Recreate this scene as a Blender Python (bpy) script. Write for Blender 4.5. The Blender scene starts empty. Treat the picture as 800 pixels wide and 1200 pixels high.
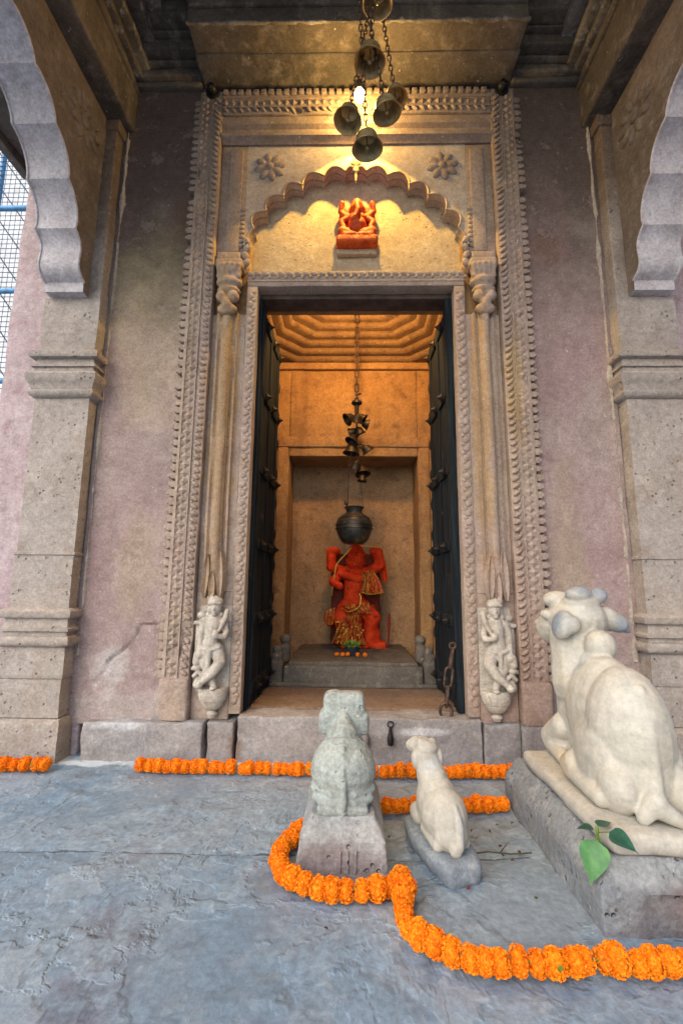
import bpy, bmesh, math, random
from mathutils import Vector, Matrix, Euler, noise
from mathutils.geometry import tessellate_polygon
random.seed(7)
R = math.radians
scn = bpy.context.scene
COL = scn.collection

# ------------------------------------------------------------------ helpers
def fbm(p, oct=3):
    v = 0.0; a = 1.0; s = 0.0
    p = Vector(p)
    for i in range(oct):
        v += a * noise.noise(p); s += a
        a *= .5; p = p * 2.03 + Vector((3.1, 7.7, 1.3))
    return v / s

def lerp(a, b, t): return a + (b - a) * t
def sstep(a, b, x):
    t = max(0., min(1., (x - a) / (b - a))); return t * t * (3 - 2 * t)

class MB:
    def __init__(s): s.v = []; s.f = []
    def add(s, vs, fs):
        o = len(s.v); s.v += [tuple(v) for v in vs]; s.f += [tuple(i + o for i in f) for f in fs]
    def box(s, x0, x1, y0, y1, z0, z1, M=None):
        vs = [Vector((x, y, z)) for z in (z0, z1) for y in (y0, y1) for x in (x0, x1)]
        if M: vs = [M @ v for v in vs]
        s.add(vs, [(0, 2, 3, 1), (4, 5, 7, 6), (0, 1, 5, 4), (2, 6, 7, 3), (0, 4, 6, 2), (1, 3, 7, 5)])
    def rbox(s, x0, x1, y0, y1, z0, z1, r=.008, res=.04, amp=.003, freq=9., seed=0., M=None, deform=None):
        lo = (x0, y0, z0); hi = (x1, y1, z1)
        r = min(r, .49 * min(hi[i] - lo[i] for i in range(3)))
        ax = []
        for i in range(3):
            L = hi[i] - lo[i]; inner = L - 2 * r
            n = max(1, int(math.ceil(inner / res)))
            ax.append([lo[i], lo[i] + .35 * r] + [lo[i] + r + inner * k / n for k in range(n + 1)] + [hi[i] - .35 * r, hi[i]])
        idx = {}; vs = []; fs = []
        def vert(i, j, k):
            key = (i, j, k)
            if key in idx: return idx[key]
            p = Vector((ax[0][i], ax[1][j], ax[2][k]))
            q = Vector([max(lo[a] + r, min(hi[a] - r, p[a])) for a in range(3)])
            d = p - q
            if d.length > 1e-9:
                d.normalize(); p = q + d * r
            if amp: p = p + d * (amp * 1.6 * fbm(p * freq + Vector((seed, seed * 1.7, seed * .3)), 4))
            if deform: p = deform(p)
            if M: p = M @ p
            idx[key] = len(vs); vs.append(p); return idx[key]
        n = [len(a) for a in ax]
        for j in range(n[1] - 1):
            for i in range(n[0] - 1):
                fs.append((vert(i, j, 0), vert(i, j + 1, 0), vert(i + 1, j + 1, 0), vert(i + 1, j, 0)))
                K = n[2] - 1
                fs.append((vert(i, j, K), vert(i + 1, j, K), vert(i + 1, j + 1, K), vert(i, j + 1, K)))
        for k in range(n[2] - 1):
            for i in range(n[0] - 1):
                fs.append((vert(i, 0, k), vert(i + 1, 0, k), vert(i + 1, 0, k + 1), vert(i, 0, k + 1)))
                J = n[1] - 1
                fs.append((vert(i, J, k), vert(i, J, k + 1), vert(i + 1, J, k + 1), vert(i + 1, J, k)))
            for j in range(n[1] - 1):
                fs.append((vert(0, j, k), vert(0, j, k + 1), vert(0, j + 1, k + 1), vert(0, j + 1, k)))
                I = n[0] - 1
                fs.append((vert(I, j, k), vert(I, j + 1, k), vert(I, j + 1, k + 1), vert(I, j, k + 1)))
        s.add(vs, fs)
    def tube(s, pts, r, seg=8, closed=False, caps=True):
        pts = [Vector(p) for p in pts]; n = len(pts)
        rr = r if isinstance(r, (list, tuple)) else [r] * n
        vs = []; fs = []; prev = None
        for i in range(n):
            if closed: t = pts[(i + 1) % n] - pts[i - 1]
            else: t = pts[min(i + 1, n - 1)] - pts[max(i - 1, 0)]
            t.normalize()
            if prev is None:
                a = Vector((0, 0, 1)) if abs(t.z) < .9 else Vector((1, 0, 0))
                u = t.cross(a).normalized()
            else:
                u = (prev - t * prev.dot(t)).normalized()
            prev = u; w = t.cross(u)
            for k in range(seg):
                an = 2 * math.pi * k / seg
                vs.append(pts[i] + (u * math.cos(an) + w * math.sin(an)) * rr[i])
        m = n if closed else n - 1
        for i in range(m):
            a = i * seg; b = ((i + 1) % n) * seg
            for k in range(seg):
                fs.append((a + k, a + (k + 1) % seg, b + (k + 1) % seg, b + k))
        if caps and not closed:
            fs.append(tuple(range(seg - 1, -1, -1))); fs.append(tuple(range((n - 1) * seg, n * seg)))
        s.add(vs, fs)
    def lathe(s, prof, M=None, seg=24, a0=0., a1=2 * math.pi, amp=0., seed=0.):
        vs = []; fs = []; full = abs(a1 - a0 - 2 * math.pi) < 1e-6
        m = seg if full else seg + 1
        for (r, z) in prof:
            for k in range(m):
                an = a0 + (a1 - a0) * k / seg
                p = Vector((r * math.cos(an), r * math.sin(an), z))
                if amp and r > 1e-6:
                    p += Vector((math.cos(an), math.sin(an), 0)) * amp * fbm(p * 14 + Vector((seed,) * 3))
                vs.append(M @ p if M else p)
        for i in range(len(prof) - 1):
            for k in range(seg):
                k2 = (k + 1) % m if full else k + 1
                fs.append((i * m + k, i * m + k2, (i + 1) * m + k2, (i + 1) * m + k))
        s.add(vs, fs)
    def ell(s, c, rad, rot=(0, 0, 0), seg=14, rings=9, M=None):
        Rm = Euler([R(a) for a in rot]).to_matrix()
        vs = []; fs = []; c = Vector(c)
        def P(x, y, z):
            p = c + Rm @ Vector((x * rad[0], y * rad[1], z * rad[2])); return M @ p if M else p
        vs.append(P(0, 0, -1))
        for i in range(1, rings):
            th = math.pi * i / rings
            for k in range(seg):
                ph = 2 * math.pi * k / seg
                vs.append(P(math.sin(th) * math.cos(ph), math.sin(th) * math.sin(ph), -math.cos(th)))
        vs.append(P(0, 0, 1)); N = len(vs) - 1
        for k in range(seg):
            fs.append((0, 1 + (k + 1) % seg, 1 + k))
            b = 1 + (rings - 2) * seg
            fs.append((N, b + k, b + (k + 1) % seg))
        for i in range(rings - 2):
            a = 1 + i * seg
            for k in range(seg):
                fs.append((a + k, a + (k + 1) % seg, a + seg + (k + 1) % seg, a + seg + k))
        s.add(vs, fs)
    def prism(s, poly, fn, a0, a1, caps=(True, True)):
        # poly: 2d outline; fn(u, v, a) -> 3d
        n = len(poly)
        vs = [fn(u, v, a0) for u, v in poly] + [fn(u, v, a1) for u, v in poly]
        fs = [(i, (i + 1) % n, n + (i + 1) % n, n + i) for i in range(n)]
        tri = tessellate_polygon([[Vector((u, v, 0)) for u, v in poly]])
        if caps[0]: fs += [tuple(t) for t in tri]
        if caps[1]: fs += [tuple(n + i for i in t) for t in tri]
        s.add(vs, fs)
    def stack(s, x0, x1, yf, yb, prof, res=.04, amp=.002, seed=0., maxdz=.05):
        # stepped pier: rings of (z, offset) open at the back, closed top and bottom
        P = []
        for i, (z, o) in enumerate(prof):
            if i:
                z0, o0 = prof[i - 1]; n = max(1, int(math.ceil(abs(z - z0) / maxdz)))
                for k in range(1, n): P.append((lerp(z0, z, k / n), lerp(o0, o, k / n)))
            P.append((z, o))
        nd = max(2, int((yb - yf) / res)); nw = max(2, int((x1 - x0) / res))
        vs = []; fs = []
        for z, o in P:
            ring = []
            for k in range(nd): ring.append((x0 - o, lerp(yb, yf - o, k / nd), -1, 0))
            for k in range(nw + 1): ring.append((lerp(x0 - o, x1 + o, k / nw), yf - o, 0, -1))
            for k in range(1, nd + 1): ring.append((x1 + o, lerp(yf - o, yb, k / nd), 1, 0))
            for (x, y, nx, ny) in ring:
                d = amp * 1.6 * fbm(Vector((x * 11 + seed, y * 11, z * 9)), 4)
                vs.append((x + nx * d, y + ny * d, z))
        m = len(ring)
        for i in range(len(P) - 1):
            for k in range(m - 1):
                fs.append((i * m + k, i * m + k + 1, (i + 1) * m + k + 1, (i + 1) * m + k))
        fs.append(tuple(range(m - 1, -1, -1))); fs.append(tuple(range((len(P) - 1) * m, len(P) * m)))
        s.add(vs, fs)
    def mesh(s, name):
        me = bpy.data.meshes.new(name); me.from_pydata(s.v, [], s.f)
        fix(me); return me

def fix(me, ang=38, recalc=True):
    bm = bmesh.new(); bm.from_mesh(me)
    if recalc: bmesh.ops.recalc_face_normals(bm, faces=bm.faces)
    c = math.cos(R(ang))
    for f in bm.faces: f.smooth = True
    for e in bm.edges:
        if len(e.link_faces) == 2:
            e.smooth = e.link_faces[0].normal.dot(e.link_faces[1].normal) > c
    bm.to_mesh(me); bm.free()

def link(name, me, m, parent=None, loc=None, rot=None, label=None):
    o = bpy.data.objects.new(name, me); COL.objects.link(o)
    if m and me and not me.materials: me.materials.append(m)
    if parent: o.parent = parent
    if loc: o.location = loc
    if rot: o.rotation_euler = [R(a) for a in rot]
    if label: o['label'] = label
    return o
def obj(name, mb, m, parent=None, loc=None, rot=None, label=None):
    return link(name, mb.mesh(name), m, parent, loc, rot, label)
def tag(o, label, cat, group=None):
    o['label'] = label; o['category'] = cat
    if group: o['group'] = group
    return o
def thing(name, label, cat, loc=(0, 0, 0), rz=0, group=None):
    o = bpy.data.objects.new(name, None); COL.objects.link(o)
    o.location = loc; o.rotation_euler = (0, 0, R(rz)); o.empty_display_size = .1
    return tag(o, label, cat, group)

def sculpt(prims, voxel=.006, smooth=4, amp=0., freq=20., seed=0., mirror=False):
    """fuse ellipsoids / tapered limbs / blocks into ONE continuous carved surface"""
    mb = MB()
    for p in prims:
        if p[0] == 'e': mb.ell(p[1], p[2], p[3] if len(p) > 3 else (0, 0, 0), 18, 11)
        elif p[0] == 'c':
            pts, rr = p[1], p[2]
            pts = [Vector(q) for q in pts]
            for i in range(len(pts) - 1):
                n = 3
                mb.tube([pts[i].lerp(pts[i + 1], k / n) for k in range(n + 1)], [lerp(rr[i], rr[i + 1], k / n) for k in range(n + 1)], 12)
            for q, r_ in zip(pts, rr): mb.ell(q, (r_, r_, r_), (0, 0, 0), 12, 8)
        elif p[0] == 'b':
            M = Matrix.Translation(p[1]) @ Euler([R(a) for a in (p[3] if len(p) > 3 else (0, 0, 0))]).to_matrix().to_4x4()
            h = p[2]; mb.rbox(-h[0], h[0], -h[1], h[1], -h[2], h[2], r=min(h) * .5, res=.05, amp=0, M=M)
    me = mb.mesh('tmp')
    o = bpy.data.objects.new('tmp', me); COL.objects.link(o)
    m = o.modifiers.new('r', 'REMESH'); m.mode = 'VOXEL'; m.voxel_size = voxel
    if smooth:
        m2 = o.modifiers.new('s', 'SMOOTH'); m2.iterations = smooth; m2.factor = .5
    dg = bpy.context.evaluated_depsgraph_get(); dg.update()
    out = bpy.data.meshes.new_from_object(o.evaluated_get(dg))
    bpy.data.objects.remove(o); bpy.data.meshes.remove(me)
    if amp or mirror:
        nr = [v.normal.copy() for v in out.vertices]
        for v, n_ in zip(out.vertices, nr):
            c = v.co + n_ * amp * 1.6 * fbm(v.co * freq + Vector((seed,) * 3), 4)
            if mirror: c.x = -c.x
            v.co = c
    out.materials.clear()
    fix(out, 60); return out

# ------------------------------------------------------------------ materials
class NT:
    def __init__(s, name):
        s.m = bpy.data.materials.new(name); s.m.use_nodes = True
        s.t = s.m.node_tree; s.n = s.t.nodes; s.l = s.t.links
        s.b = s.n['Principled BSDF']
    def node(s, ty, **kw):
        n = s.n.new(ty)
        for k, v in kw.items():
            if hasattr(n, k): setattr(n, k, v)
            else: s.put(n.inputs[k.replace('_', ' ')], v)
        return n
    def put(s, inp, v):
        if hasattr(v, 'is_linked') or isinstance(v, bpy.types.NodeSocket): s.l.new(v, inp)
        else: inp.default_value = v
    def coord(s, rnd=True):
        tc = s.node('ShaderNodeTexCoord')
        if not rnd: return tc.outputs['Object']
        oi = s.node('ShaderNodeObjectInfo')
        mu = s.math('MULTIPLY', oi.outputs['Random'], 13.7)
        va = s.node('ShaderNodeVectorMath', operation='ADD')
        s.l.new(tc.outputs['Object'], va.inputs[0]); s.l.new(mu, va.inputs[1])
        return va.outputs[0]
    def scale(s, v, xyz):
        n = s.node('ShaderNodeMapping'); s.l.new(v, n.inputs['Vector']); n.inputs['Scale'].default_value = xyz
        return n.outputs[0]
    def noise(s, v, sc, det=5, ro=.6, dist=0.):
        n = s.node('ShaderNodeTexNoise'); s.l.new(v, n.inputs['Vector'])
        n.inputs['Scale'].default_value = sc; n.inputs['Detail'].default_value = det
        n.inputs['Roughness'].default_value = ro; n.inputs['Distortion'].default_value = dist
        return n.outputs['Fac']
    def math(s, op, a, b=None, c=None, clamp=False):
        n = s.node('ShaderNodeMath', operation=op); n.use_clamp = clamp
        s.put(n.inputs[0], a)
        if b is not None: s.put(n.inputs[1], b)
        if c is not None: s.put(n.inputs[2], c)
        return n.outputs[0]
    def ramp(s, f, a, b, lo=0., hi=1.):
        n = s.node('ShaderNodeMapRange'); n.interpolation_type = 'SMOOTHSTEP'
        s.put(n.inputs[0], f); n.inputs[1].default_value = a; n.inputs[2].default_value = b
        n.inputs[3].default_value = lo; n.inputs[4].default_value = hi
        return n.outputs[0]
    def mix(s, f, a, b, mode='MIX'):
        n = s.node('ShaderNodeMix', data_type='RGBA', blend_type=mode)
        s.put(n.inputs[0], f)
        for i, c in ((6, a), (7, b)):
            if isinstance(c, (tuple, list)): n.inputs[i].default_value = (*c[:3], 1)
            else: s.l.new(c, n.inputs[i])
        return n.outputs[2]
    def bump(s, h, dist=.01, st=1., nrm=None):
        n = s.node('ShaderNodeBump'); s.l.new(h, n.inputs['Height'])
        n.inputs['Distance'].default_value = dist; n.inputs['Strength'].default_value = st
        if nrm is not None: s.l.new(nrm, n.inputs['Normal'])
        s.l.new(n.outputs[0], s.b.inputs['Normal'])
        return n.outputs[0]
    def out(s, col, rough=.9, spec=.25):
        if isinstance(col, (tuple, list)): s.b.inputs['Base Color'].default_value = (*col[:3], 1)
        else: s.l.new(col, s.b.inputs['Base Color'])
        s.put(s.b.inputs['Roughness'], rough)
        s.b.inputs['Specular IOR Level'].default_value = spec
        return s.m

def stone(name, a, b, c, sc=4., bump=.006, pit=.0, streak=None, stains=(), rnd=False, rough=.92, soot=None, spec=.2, grain=.22, speck=.5, blot=.6):
    """mottled stone or plaster. stains: (colour, centre, radii, strength) patches with noisy edges"""
    N = NT(name); v = N.coord(rnd)
    n1 = N.noise(v, sc * .45, 7, .62); n2 = N.noise(v, sc * 2.6, 8, .66); n3 = N.noise(v, 95, 4, .7); n4 = N.noise(v, sc * 7, 6, .7)
    col = N.mix(N.ramp(n1, .36, .64), a, b)
    col = N.mix(N.ramp(n2, .5, .72), col, c)
    if streak:
        st = N.noise(N.scale(v, (9, 9, .7)), 1.0, 5, .6)
        col = N.mix(N.ramp(st, .52, .74, 0, streak[1]), col, streak[0])
    for (sc_, cen, rad, stg) in stains:
        mp = N.node('ShaderNodeMapping', vector_type='POINT'); N.l.new(v, mp.inputs['Vector'])
        mp.inputs['Location'].default_value = [-cen[i] / rad[i] for i in range(3)]
        mp.inputs['Scale'].default_value = [1 / rad[i] for i in range(3)]
        ln = N.node('ShaderNodeVectorMath', operation='LENGTH'); N.l.new(mp.outputs[0], ln.inputs[0])
        d = N.math('ADD', ln.outputs['Value'], N.math('MULTIPLY', N.math('SUBTRACT', N.noise(v, 5.5, 7, .68), .5), 2.2))
        col = N.mix(N.ramp(d, .45, 1.15, stg, 0.), col, sc_)
    if soot:  # soot, plus the dimmer light higher up put into the colour
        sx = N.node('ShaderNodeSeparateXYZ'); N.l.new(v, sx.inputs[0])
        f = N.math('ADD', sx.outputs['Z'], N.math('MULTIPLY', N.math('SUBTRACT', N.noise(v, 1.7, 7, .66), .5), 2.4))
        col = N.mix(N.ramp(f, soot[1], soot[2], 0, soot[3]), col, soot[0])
    col = N.mix(1., col, N.mix(N.ramp(n3, .3, .7), (1 - grain,) * 3, (1 + grain * .4,) * 3), 'MULTIPLY')
    col = N.mix(1., col, N.mix(N.ramp(n4, .3, .72), [lerp(1, q, blot) for q in (.74, .72, .70)], [lerp(1, 1.12, blot)] * 3), 'MULTIPLY')
    n7 = N.noise(v, sc * 1.2, 9, .72, .3)
    col = N.mix(1., col, N.mix(N.ramp(n7, .32, .66), [lerp(1, q, blot) for q in (.76, .73, .70)], [lerp(1, 1.10, blot)] * 3), 'MULTIPLY')
    br = N.noise(N.scale(v, (16, 16, 34)), 1.3, 7, .75, .6)             # trowel and chisel strokes
    col = N.mix(1., col, N.mix(N.ramp(br, .34, .66), [lerp(1, .88, blot)] * 3, [lerp(1, 1.07, blot)] * 3), 'MULTIPLY')
    ed = N.ramp(N.noise(v, sc * 1.7, 10, .78, .15), .575, .595, 0, .32 * blot)   # scuffed, crisp edged patches
    col = N.mix(ed, col, [min(1., q * 1.28 + .02) for q in b])
    ed2 = N.ramp(N.noise(v, sc * 2.1, 10, .78, .15), .39, .37, 0, .38 * blot)
    col = N.mix(ed2, col, [q * .62 for q in c])
    sp = N.noise(v, 33, 3, .6)                                   # lime specks
    col = N.mix(N.ramp(sp, .69, .74, 0, speck), col, (.62, .58, .54))
    h = N.math('ADD', N.math('MULTIPLY', n2, .5), N.math('ADD', N.math('MULTIPLY', n3, .16), N.math('ADD', N.math('MULTIPLY', n4, .3), N.math('MULTIPLY', ed, -.25 if blot > .5 else 0.))))
    if pit:
        vo = N.node('ShaderNodeTexVoronoi'); N.l.new(v, vo.inputs['Vector']); vo.inputs['Scale'].default_value = 42; vo.inputs['Randomness'].default_value = 1
        p_ = N.math('MULTIPLY', N.ramp(vo.outputs['Distance'], .12, .26, 1, 0), N.ramp(N.noise(v, 14, 3, .6), .5, .62))
        col = N.mix(N.math('MULTIPLY', p_, pit), col, (.10, .085, .075))
        h = N.math('SUBTRACT', h, N.math('MULTIPLY', p_, .8))
    N.bump(h, bump, 1.)
    return N.out(col, rough, spec)

def plain(name, col, rough=.6, metal=0., var=.25, sc=20, bump=.0, spec=.3):
    N = NT(name); v = N.coord(True)
    n = N.noise(v, sc, 5, .65)
    c = N.mix(N.ramp(n, .3, .72), [x * (1 - var) for x in col], [min(1, x * (1 + var)) for x in col])
    if bump: N.bump(n, bump)
    N.b.inputs['Metallic'].default_value = metal
    return N.out(c, rough, spec)

M = {}
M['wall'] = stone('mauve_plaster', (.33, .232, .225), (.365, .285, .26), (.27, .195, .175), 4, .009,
    streak=((.27, .20, .17), .6), soot=((.095, .068, .054), 1.7, 2.9, .88),  # upper wall darkening holds both soot and painted light falloff
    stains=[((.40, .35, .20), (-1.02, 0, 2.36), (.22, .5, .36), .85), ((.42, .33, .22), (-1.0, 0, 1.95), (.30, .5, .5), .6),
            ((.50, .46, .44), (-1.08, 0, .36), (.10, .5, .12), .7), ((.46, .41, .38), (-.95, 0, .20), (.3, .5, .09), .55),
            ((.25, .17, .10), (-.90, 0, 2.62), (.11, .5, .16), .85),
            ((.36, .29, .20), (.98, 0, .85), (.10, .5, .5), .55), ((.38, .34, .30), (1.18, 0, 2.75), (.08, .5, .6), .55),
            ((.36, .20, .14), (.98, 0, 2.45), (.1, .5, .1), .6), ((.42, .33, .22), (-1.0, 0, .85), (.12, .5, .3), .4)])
M['mortar'] = stone('dusty_mortar', (.44, .40, .35), (.36, .32, .28), (.28, .24, .20), 9, .006)
M['side_wall'] = stone('pink_plaster', (.41, .305, .315), (.46, .375, .375), (.37, .255, .27), 5, .004, streak=((.34, .25, .25), .5))
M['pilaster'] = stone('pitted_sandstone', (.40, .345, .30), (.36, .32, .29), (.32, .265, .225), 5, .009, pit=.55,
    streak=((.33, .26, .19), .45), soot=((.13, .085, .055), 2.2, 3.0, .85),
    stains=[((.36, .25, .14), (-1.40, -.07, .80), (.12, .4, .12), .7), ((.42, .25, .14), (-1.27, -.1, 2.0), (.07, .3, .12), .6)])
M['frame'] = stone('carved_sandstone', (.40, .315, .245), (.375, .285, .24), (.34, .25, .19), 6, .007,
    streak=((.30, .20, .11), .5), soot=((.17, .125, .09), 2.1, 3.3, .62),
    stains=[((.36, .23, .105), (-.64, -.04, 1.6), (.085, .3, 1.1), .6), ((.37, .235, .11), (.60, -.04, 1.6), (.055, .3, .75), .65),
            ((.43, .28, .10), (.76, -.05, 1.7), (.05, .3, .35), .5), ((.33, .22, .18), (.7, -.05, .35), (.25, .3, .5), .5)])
M['arch_stone'] = stone('pale_arch_stone', (.44, .365, .285), (.40, .325, .255), (.35, .27, .205), 6, .006, streak=((.32, .23, .15), .35))
M['figure'] = stone('pale_carved_stone', (.50, .455, .39), (.46, .41, .35), (.38, .32, .26), 9, .003)
M['tymp'] = stone('cream_limewash', (.47, .38, .26), (.42, .33, .22), (.50, .42, .30), 6, .006, streak=((.36, .26, .15), .3), pit=.3)
M['step'] = stone('grey_step_stone', (.34, .305, .285), (.27, .255, .255), (.40, .375, .355), 6, .008,
    stains=[((.6, .6, .6), (.30, -.05, .13), (.12, .2, .02), .8), ((.55, .55, .56), (-1.0, -.05, .14), (.14, .2, .03), .6), ((.20, .13, .09), (-.5, -.08, .07), (.05, .2, .1), .8),
            ((.17, .15, .14), (.12, -.05, .06), (.2, .2, .06), .6)])
M['ceiling'] = stone('sooty_stone', (.135, .112, .09), (.08, .069, .058), (.22, .19, .16), 5, .010, streak=((.24, .195, .15), .6))
M['flake'] = stone('flaking_limewash', (.22, .20, .175), (.09, .078, .066), (.38, .36, .33), 7, .010)
M['arch'] = stone('arch_plaster', (.20, .165, .14), (.145, .12, .103), (.26, .22, .19), 5, .005, streak=((.10, .07, .05), .5))
M['intrados'] = stone('pale_limewash', (.56, .53, .55), (.50, .47, .49), (.42, .37, .38), 7, .005, streak=((.36, .29, .28), .4))
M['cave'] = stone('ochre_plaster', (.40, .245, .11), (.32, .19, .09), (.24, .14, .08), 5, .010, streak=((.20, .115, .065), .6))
M['cave_dark'] = stone('dark_ochre_plaster', (.25, .16, .085), (.20, .125, .07), (.14, .09, .055), 5, .008, streak=((.12, .075, .045), .5))  # darker ochre for the ridged ceiling
M['niche'] = stone('brown_plaster', (.45, .285, .15), (.36, .225, .12), (.24, .155, .09), 6, .010, streak=((.24, .155, .10), .6))
M['cave_floor'] = stone('worn_floor', (.24, .165, .115), (.20, .14, .10), (.15, .105, .08), 6, .005)
M['altar'] = stone('altar_stone', (.16, .14, .115), (.10, .09, .078), (.21, .185, .15), 9, .006)
M['marble'] = stone('cream_marble', (.50, .475, .415), (.455, .425, .35), (.39, .375, .33), 5, .003, rough=.6, spec=.35, grain=.08, speck=.0, blot=.5,
    streak=((.44, .35, .23), .5),
    stains=[((.24, .28, .33), (-.085, .045, .43), (.045, .05, .055), 1.), ((.27, .31, .35), (.125, .12, .43), (.05, .07, .05), .95),
            ((.24, .27, .31), (-.015, .072, .535), (.055, .05, .030), 1.), ((.24, .28, .33), (.055, .098, .53), (.04, .04, .04), 1.), ((.50, .36, .20), (.04, -.31, .12), (.05, .05, .16), .7), ((.48, .36, .2), (-.12, .05, .05), (.06, .1, .05), .6),
            ((.50, .38, .26), (-.13, -.06, .20), (.02, .03, .02), .8)])
M['marble_small'] = stone('worn_cream_stone', (.47, .44, .375), (.42, .39, .33), (.32, .31, .285), 9, .003, rough=.7, grain=.1, speck=0., blot=.4,
    stains=[((.30, .31, .32), (.01, -.13, .08), (.012, .04, .06), .8), ((.42, .43, .44), (0, .02, .17), (.04, .03, .03), .6)])
M['greenstone'] = stone('weathered_grey_green_stone', (.38, .41, .375), (.33, .36, .335), (.25, .275, .25), 12, .005, streak=((.16, .18, .165), .7), pit=.12)
M['pedestal'] = stone('grey_pedestal_stone', (.31, .33, .335), (.36, .355, .345), (.25, .24, .24), 7, .010, pit=.08,
    stains=[((.235, .19, .185), (0, -.19, .03), (.15, .06, .06), .8)])
M['plinth'] = stone('grey_plinth_stone', (.25, .27, .285), (.22, .235, .25), (.34, .34, .335), 6, .012, pit=.08,
    stains=[((.17, .115, .11), (.80, -1.0, .04), (.22, .1, .075), .95), ((.36, .37, .36), (.62, -.98, .12), (.2, .2, .03), .5)])
M['slab_grey'] = stone('blue_grey_slab', (.25, .29, .32), (.21, .24, .27), (.33, .34, .35), 10, .005)
M['iron'] = plain('dark_iron', (.03, .028, .027), .5, .7, .4, 30, .003)
M['rust'] = plain('rusty_iron', (.085, .055, .042), .7, .5, .5, 40, .003)
M['brass'] = plain('tarnished_brass', (.34, .26, .13), .5, .7, .45, 18, .002)
M['soot_brass'] = plain('sooty_brass', (.045, .034, .022), .5, .7, .4, 25, .002)
M['pot'] = None
M['wood'] = None
M['gold'] = plain('gold_braid', (.75, .46, .08), .35, .8, .4, 90)
M['leaf'] = None

def wood():
    N = NT('blackened_teal_wood'); v = N.coord(True)
    g = N.noise(N.scale(v, (30, 30, 1.6)), 1.5, 6, .65)
    c = N.mix(N.ramp(g, .35, .7), (.006, .007, .008), (.018, .026, .033))
    w = N.noise(v, 7, 7, .7)
    c = N.mix(N.ramp(w, .62, .72, 0, .8), c, (.17, .10, .075))
    N.bump(g, .004)
    return N.out(c, .85, .12)
M['wood'] = wood()
def potm():
    N = NT('dull_metal_pot'); v = N.coord(False)
    n = N.noise(v, 16, 6, .65)
    c = N.mix(N.ramp(n, .35, .7), (.03, .028, .027), (.085, .075, .06))
    c = N.mix(N.ramp(N.noise(v, 9, 3, .5), .6, .68), c, (.16, .11, .035))
    N.b.inputs['Metallic'].default_value = .55
    return N.out(c, .45, .4)
M['pot'] = potm()
def redpaint():
    N = NT('vermilion_paste'); v = N.coord(False)
    n = N.noise(v, 16, 6, .65)
    c = N.mix(N.ramp(n, .35, .68), (.50, .026, .006), (.66, .062, .010))
    c = N.mix(N.ramp(N.noise(v, 26, 4, .6), .56, .72, 0, .8), c, (.12, .010, .010))
    N.bump(n, .008)
    return N.out(c, .8, .15)
M['red'] = redpaint()
def orangepaint():
    N = NT('orange_paste'); v = N.coord(False)
    n = N.noise(v, 22, 6, .65)
    c = N.mix(N.ramp(n, .38, .66), (.40, .040, .008), (.58, .105, .012))
    c = N.mix(N.ramp(N.noise(v, 40, 4, .6), .60, .72, 0, .8), c, (.16, .03, .02))
    N.bump(n, .006)
    return N.out(c, .6, .3)
M['orange'] = orangepaint()
def cloth():
    N = NT('red_gold_brocade'); v = N.coord(False)
    vo = N.node('ShaderNodeTexVoronoi'); N.l.new(v, vo.inputs['Vector']); vo.inputs['Scale'].default_value = 55
    n = N.noise(v, 30, 5, .6)
    c = N.mix(N.ramp(n, .4, .65), (.32, .010, .008), (.55, .22, .03))
    f = N.ramp(vo.outputs['Distance'], .16, .34, 1, 0)
    c = N.mix(f, c, (.72, .45, .10))
    N.bump(N.math('ADD', n, f), .004)
    N.l.new(N.math('MULTIPLY', f, .6), N.b.inputs['Metallic'])
    return N.out(c, .42, .4)
M['cloth'] = cloth()
def marig(name, a, b):
    N = NT(name); v = N.coord(True)
    oi = N.node('ShaderNodeObjectInfo')
    c = N.mix(oi.outputs['Random'], a, b)
    c = N.mix(N.ramp(oi.outputs['Random'], .90, .93, 0, .45), c, (.42, .10, .012))
    c = N.mix(N.ramp(N.noise(v, 130, 3, .6), .35, .7), c, (.88, .27, .008))
    N.b.inputs['Subsurface Weight'].default_value = .0
    return N.out(c, .7, .2)
M['marigold'] = marig('marigold_petal', (.76, .165, .003), (.84, .245, .005))
def leafm():
    N = NT('peepal_leaf'); v = N.coord(False)
    n = N.noise(v, 40, 4, .6)
    c = N.mix(N.ramp(n, .35, .7), (.035, .13, .035), (.07, .22, .045))
    return N.out(c, .45, .4)
M['leaf'] = leafm()
M['leaf_dark'] = plain('dark_green_leaf', (.02, .075, .045), .4, 0, .3, 40)
M['stem'] = plain('leaf_stem', (.13, .22, .03), .6)
M['petal'] = plain('dry_petal', (.09, .018, .018), .8)
M['dry'] = plain('dry_leaf', (.06, .055, .03), .8)
M['blue'] = plain('blue_painted_pipe', (.10, .27, .48), .5)
M['wire'] = plain('grey_wire', (.10, .115, .13), .6, .3)
M['pale'] = stone('pale_facade', (.72, .74, .76), (.66, .68, .70), (.6, .6, .62), 2, .002)
M['pinkframe'] = plain('pink_window_frame', (.50, .33, .38), .8)
M['glass'] = plain('dim_window', (.20, .24, .28), .2)

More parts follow.
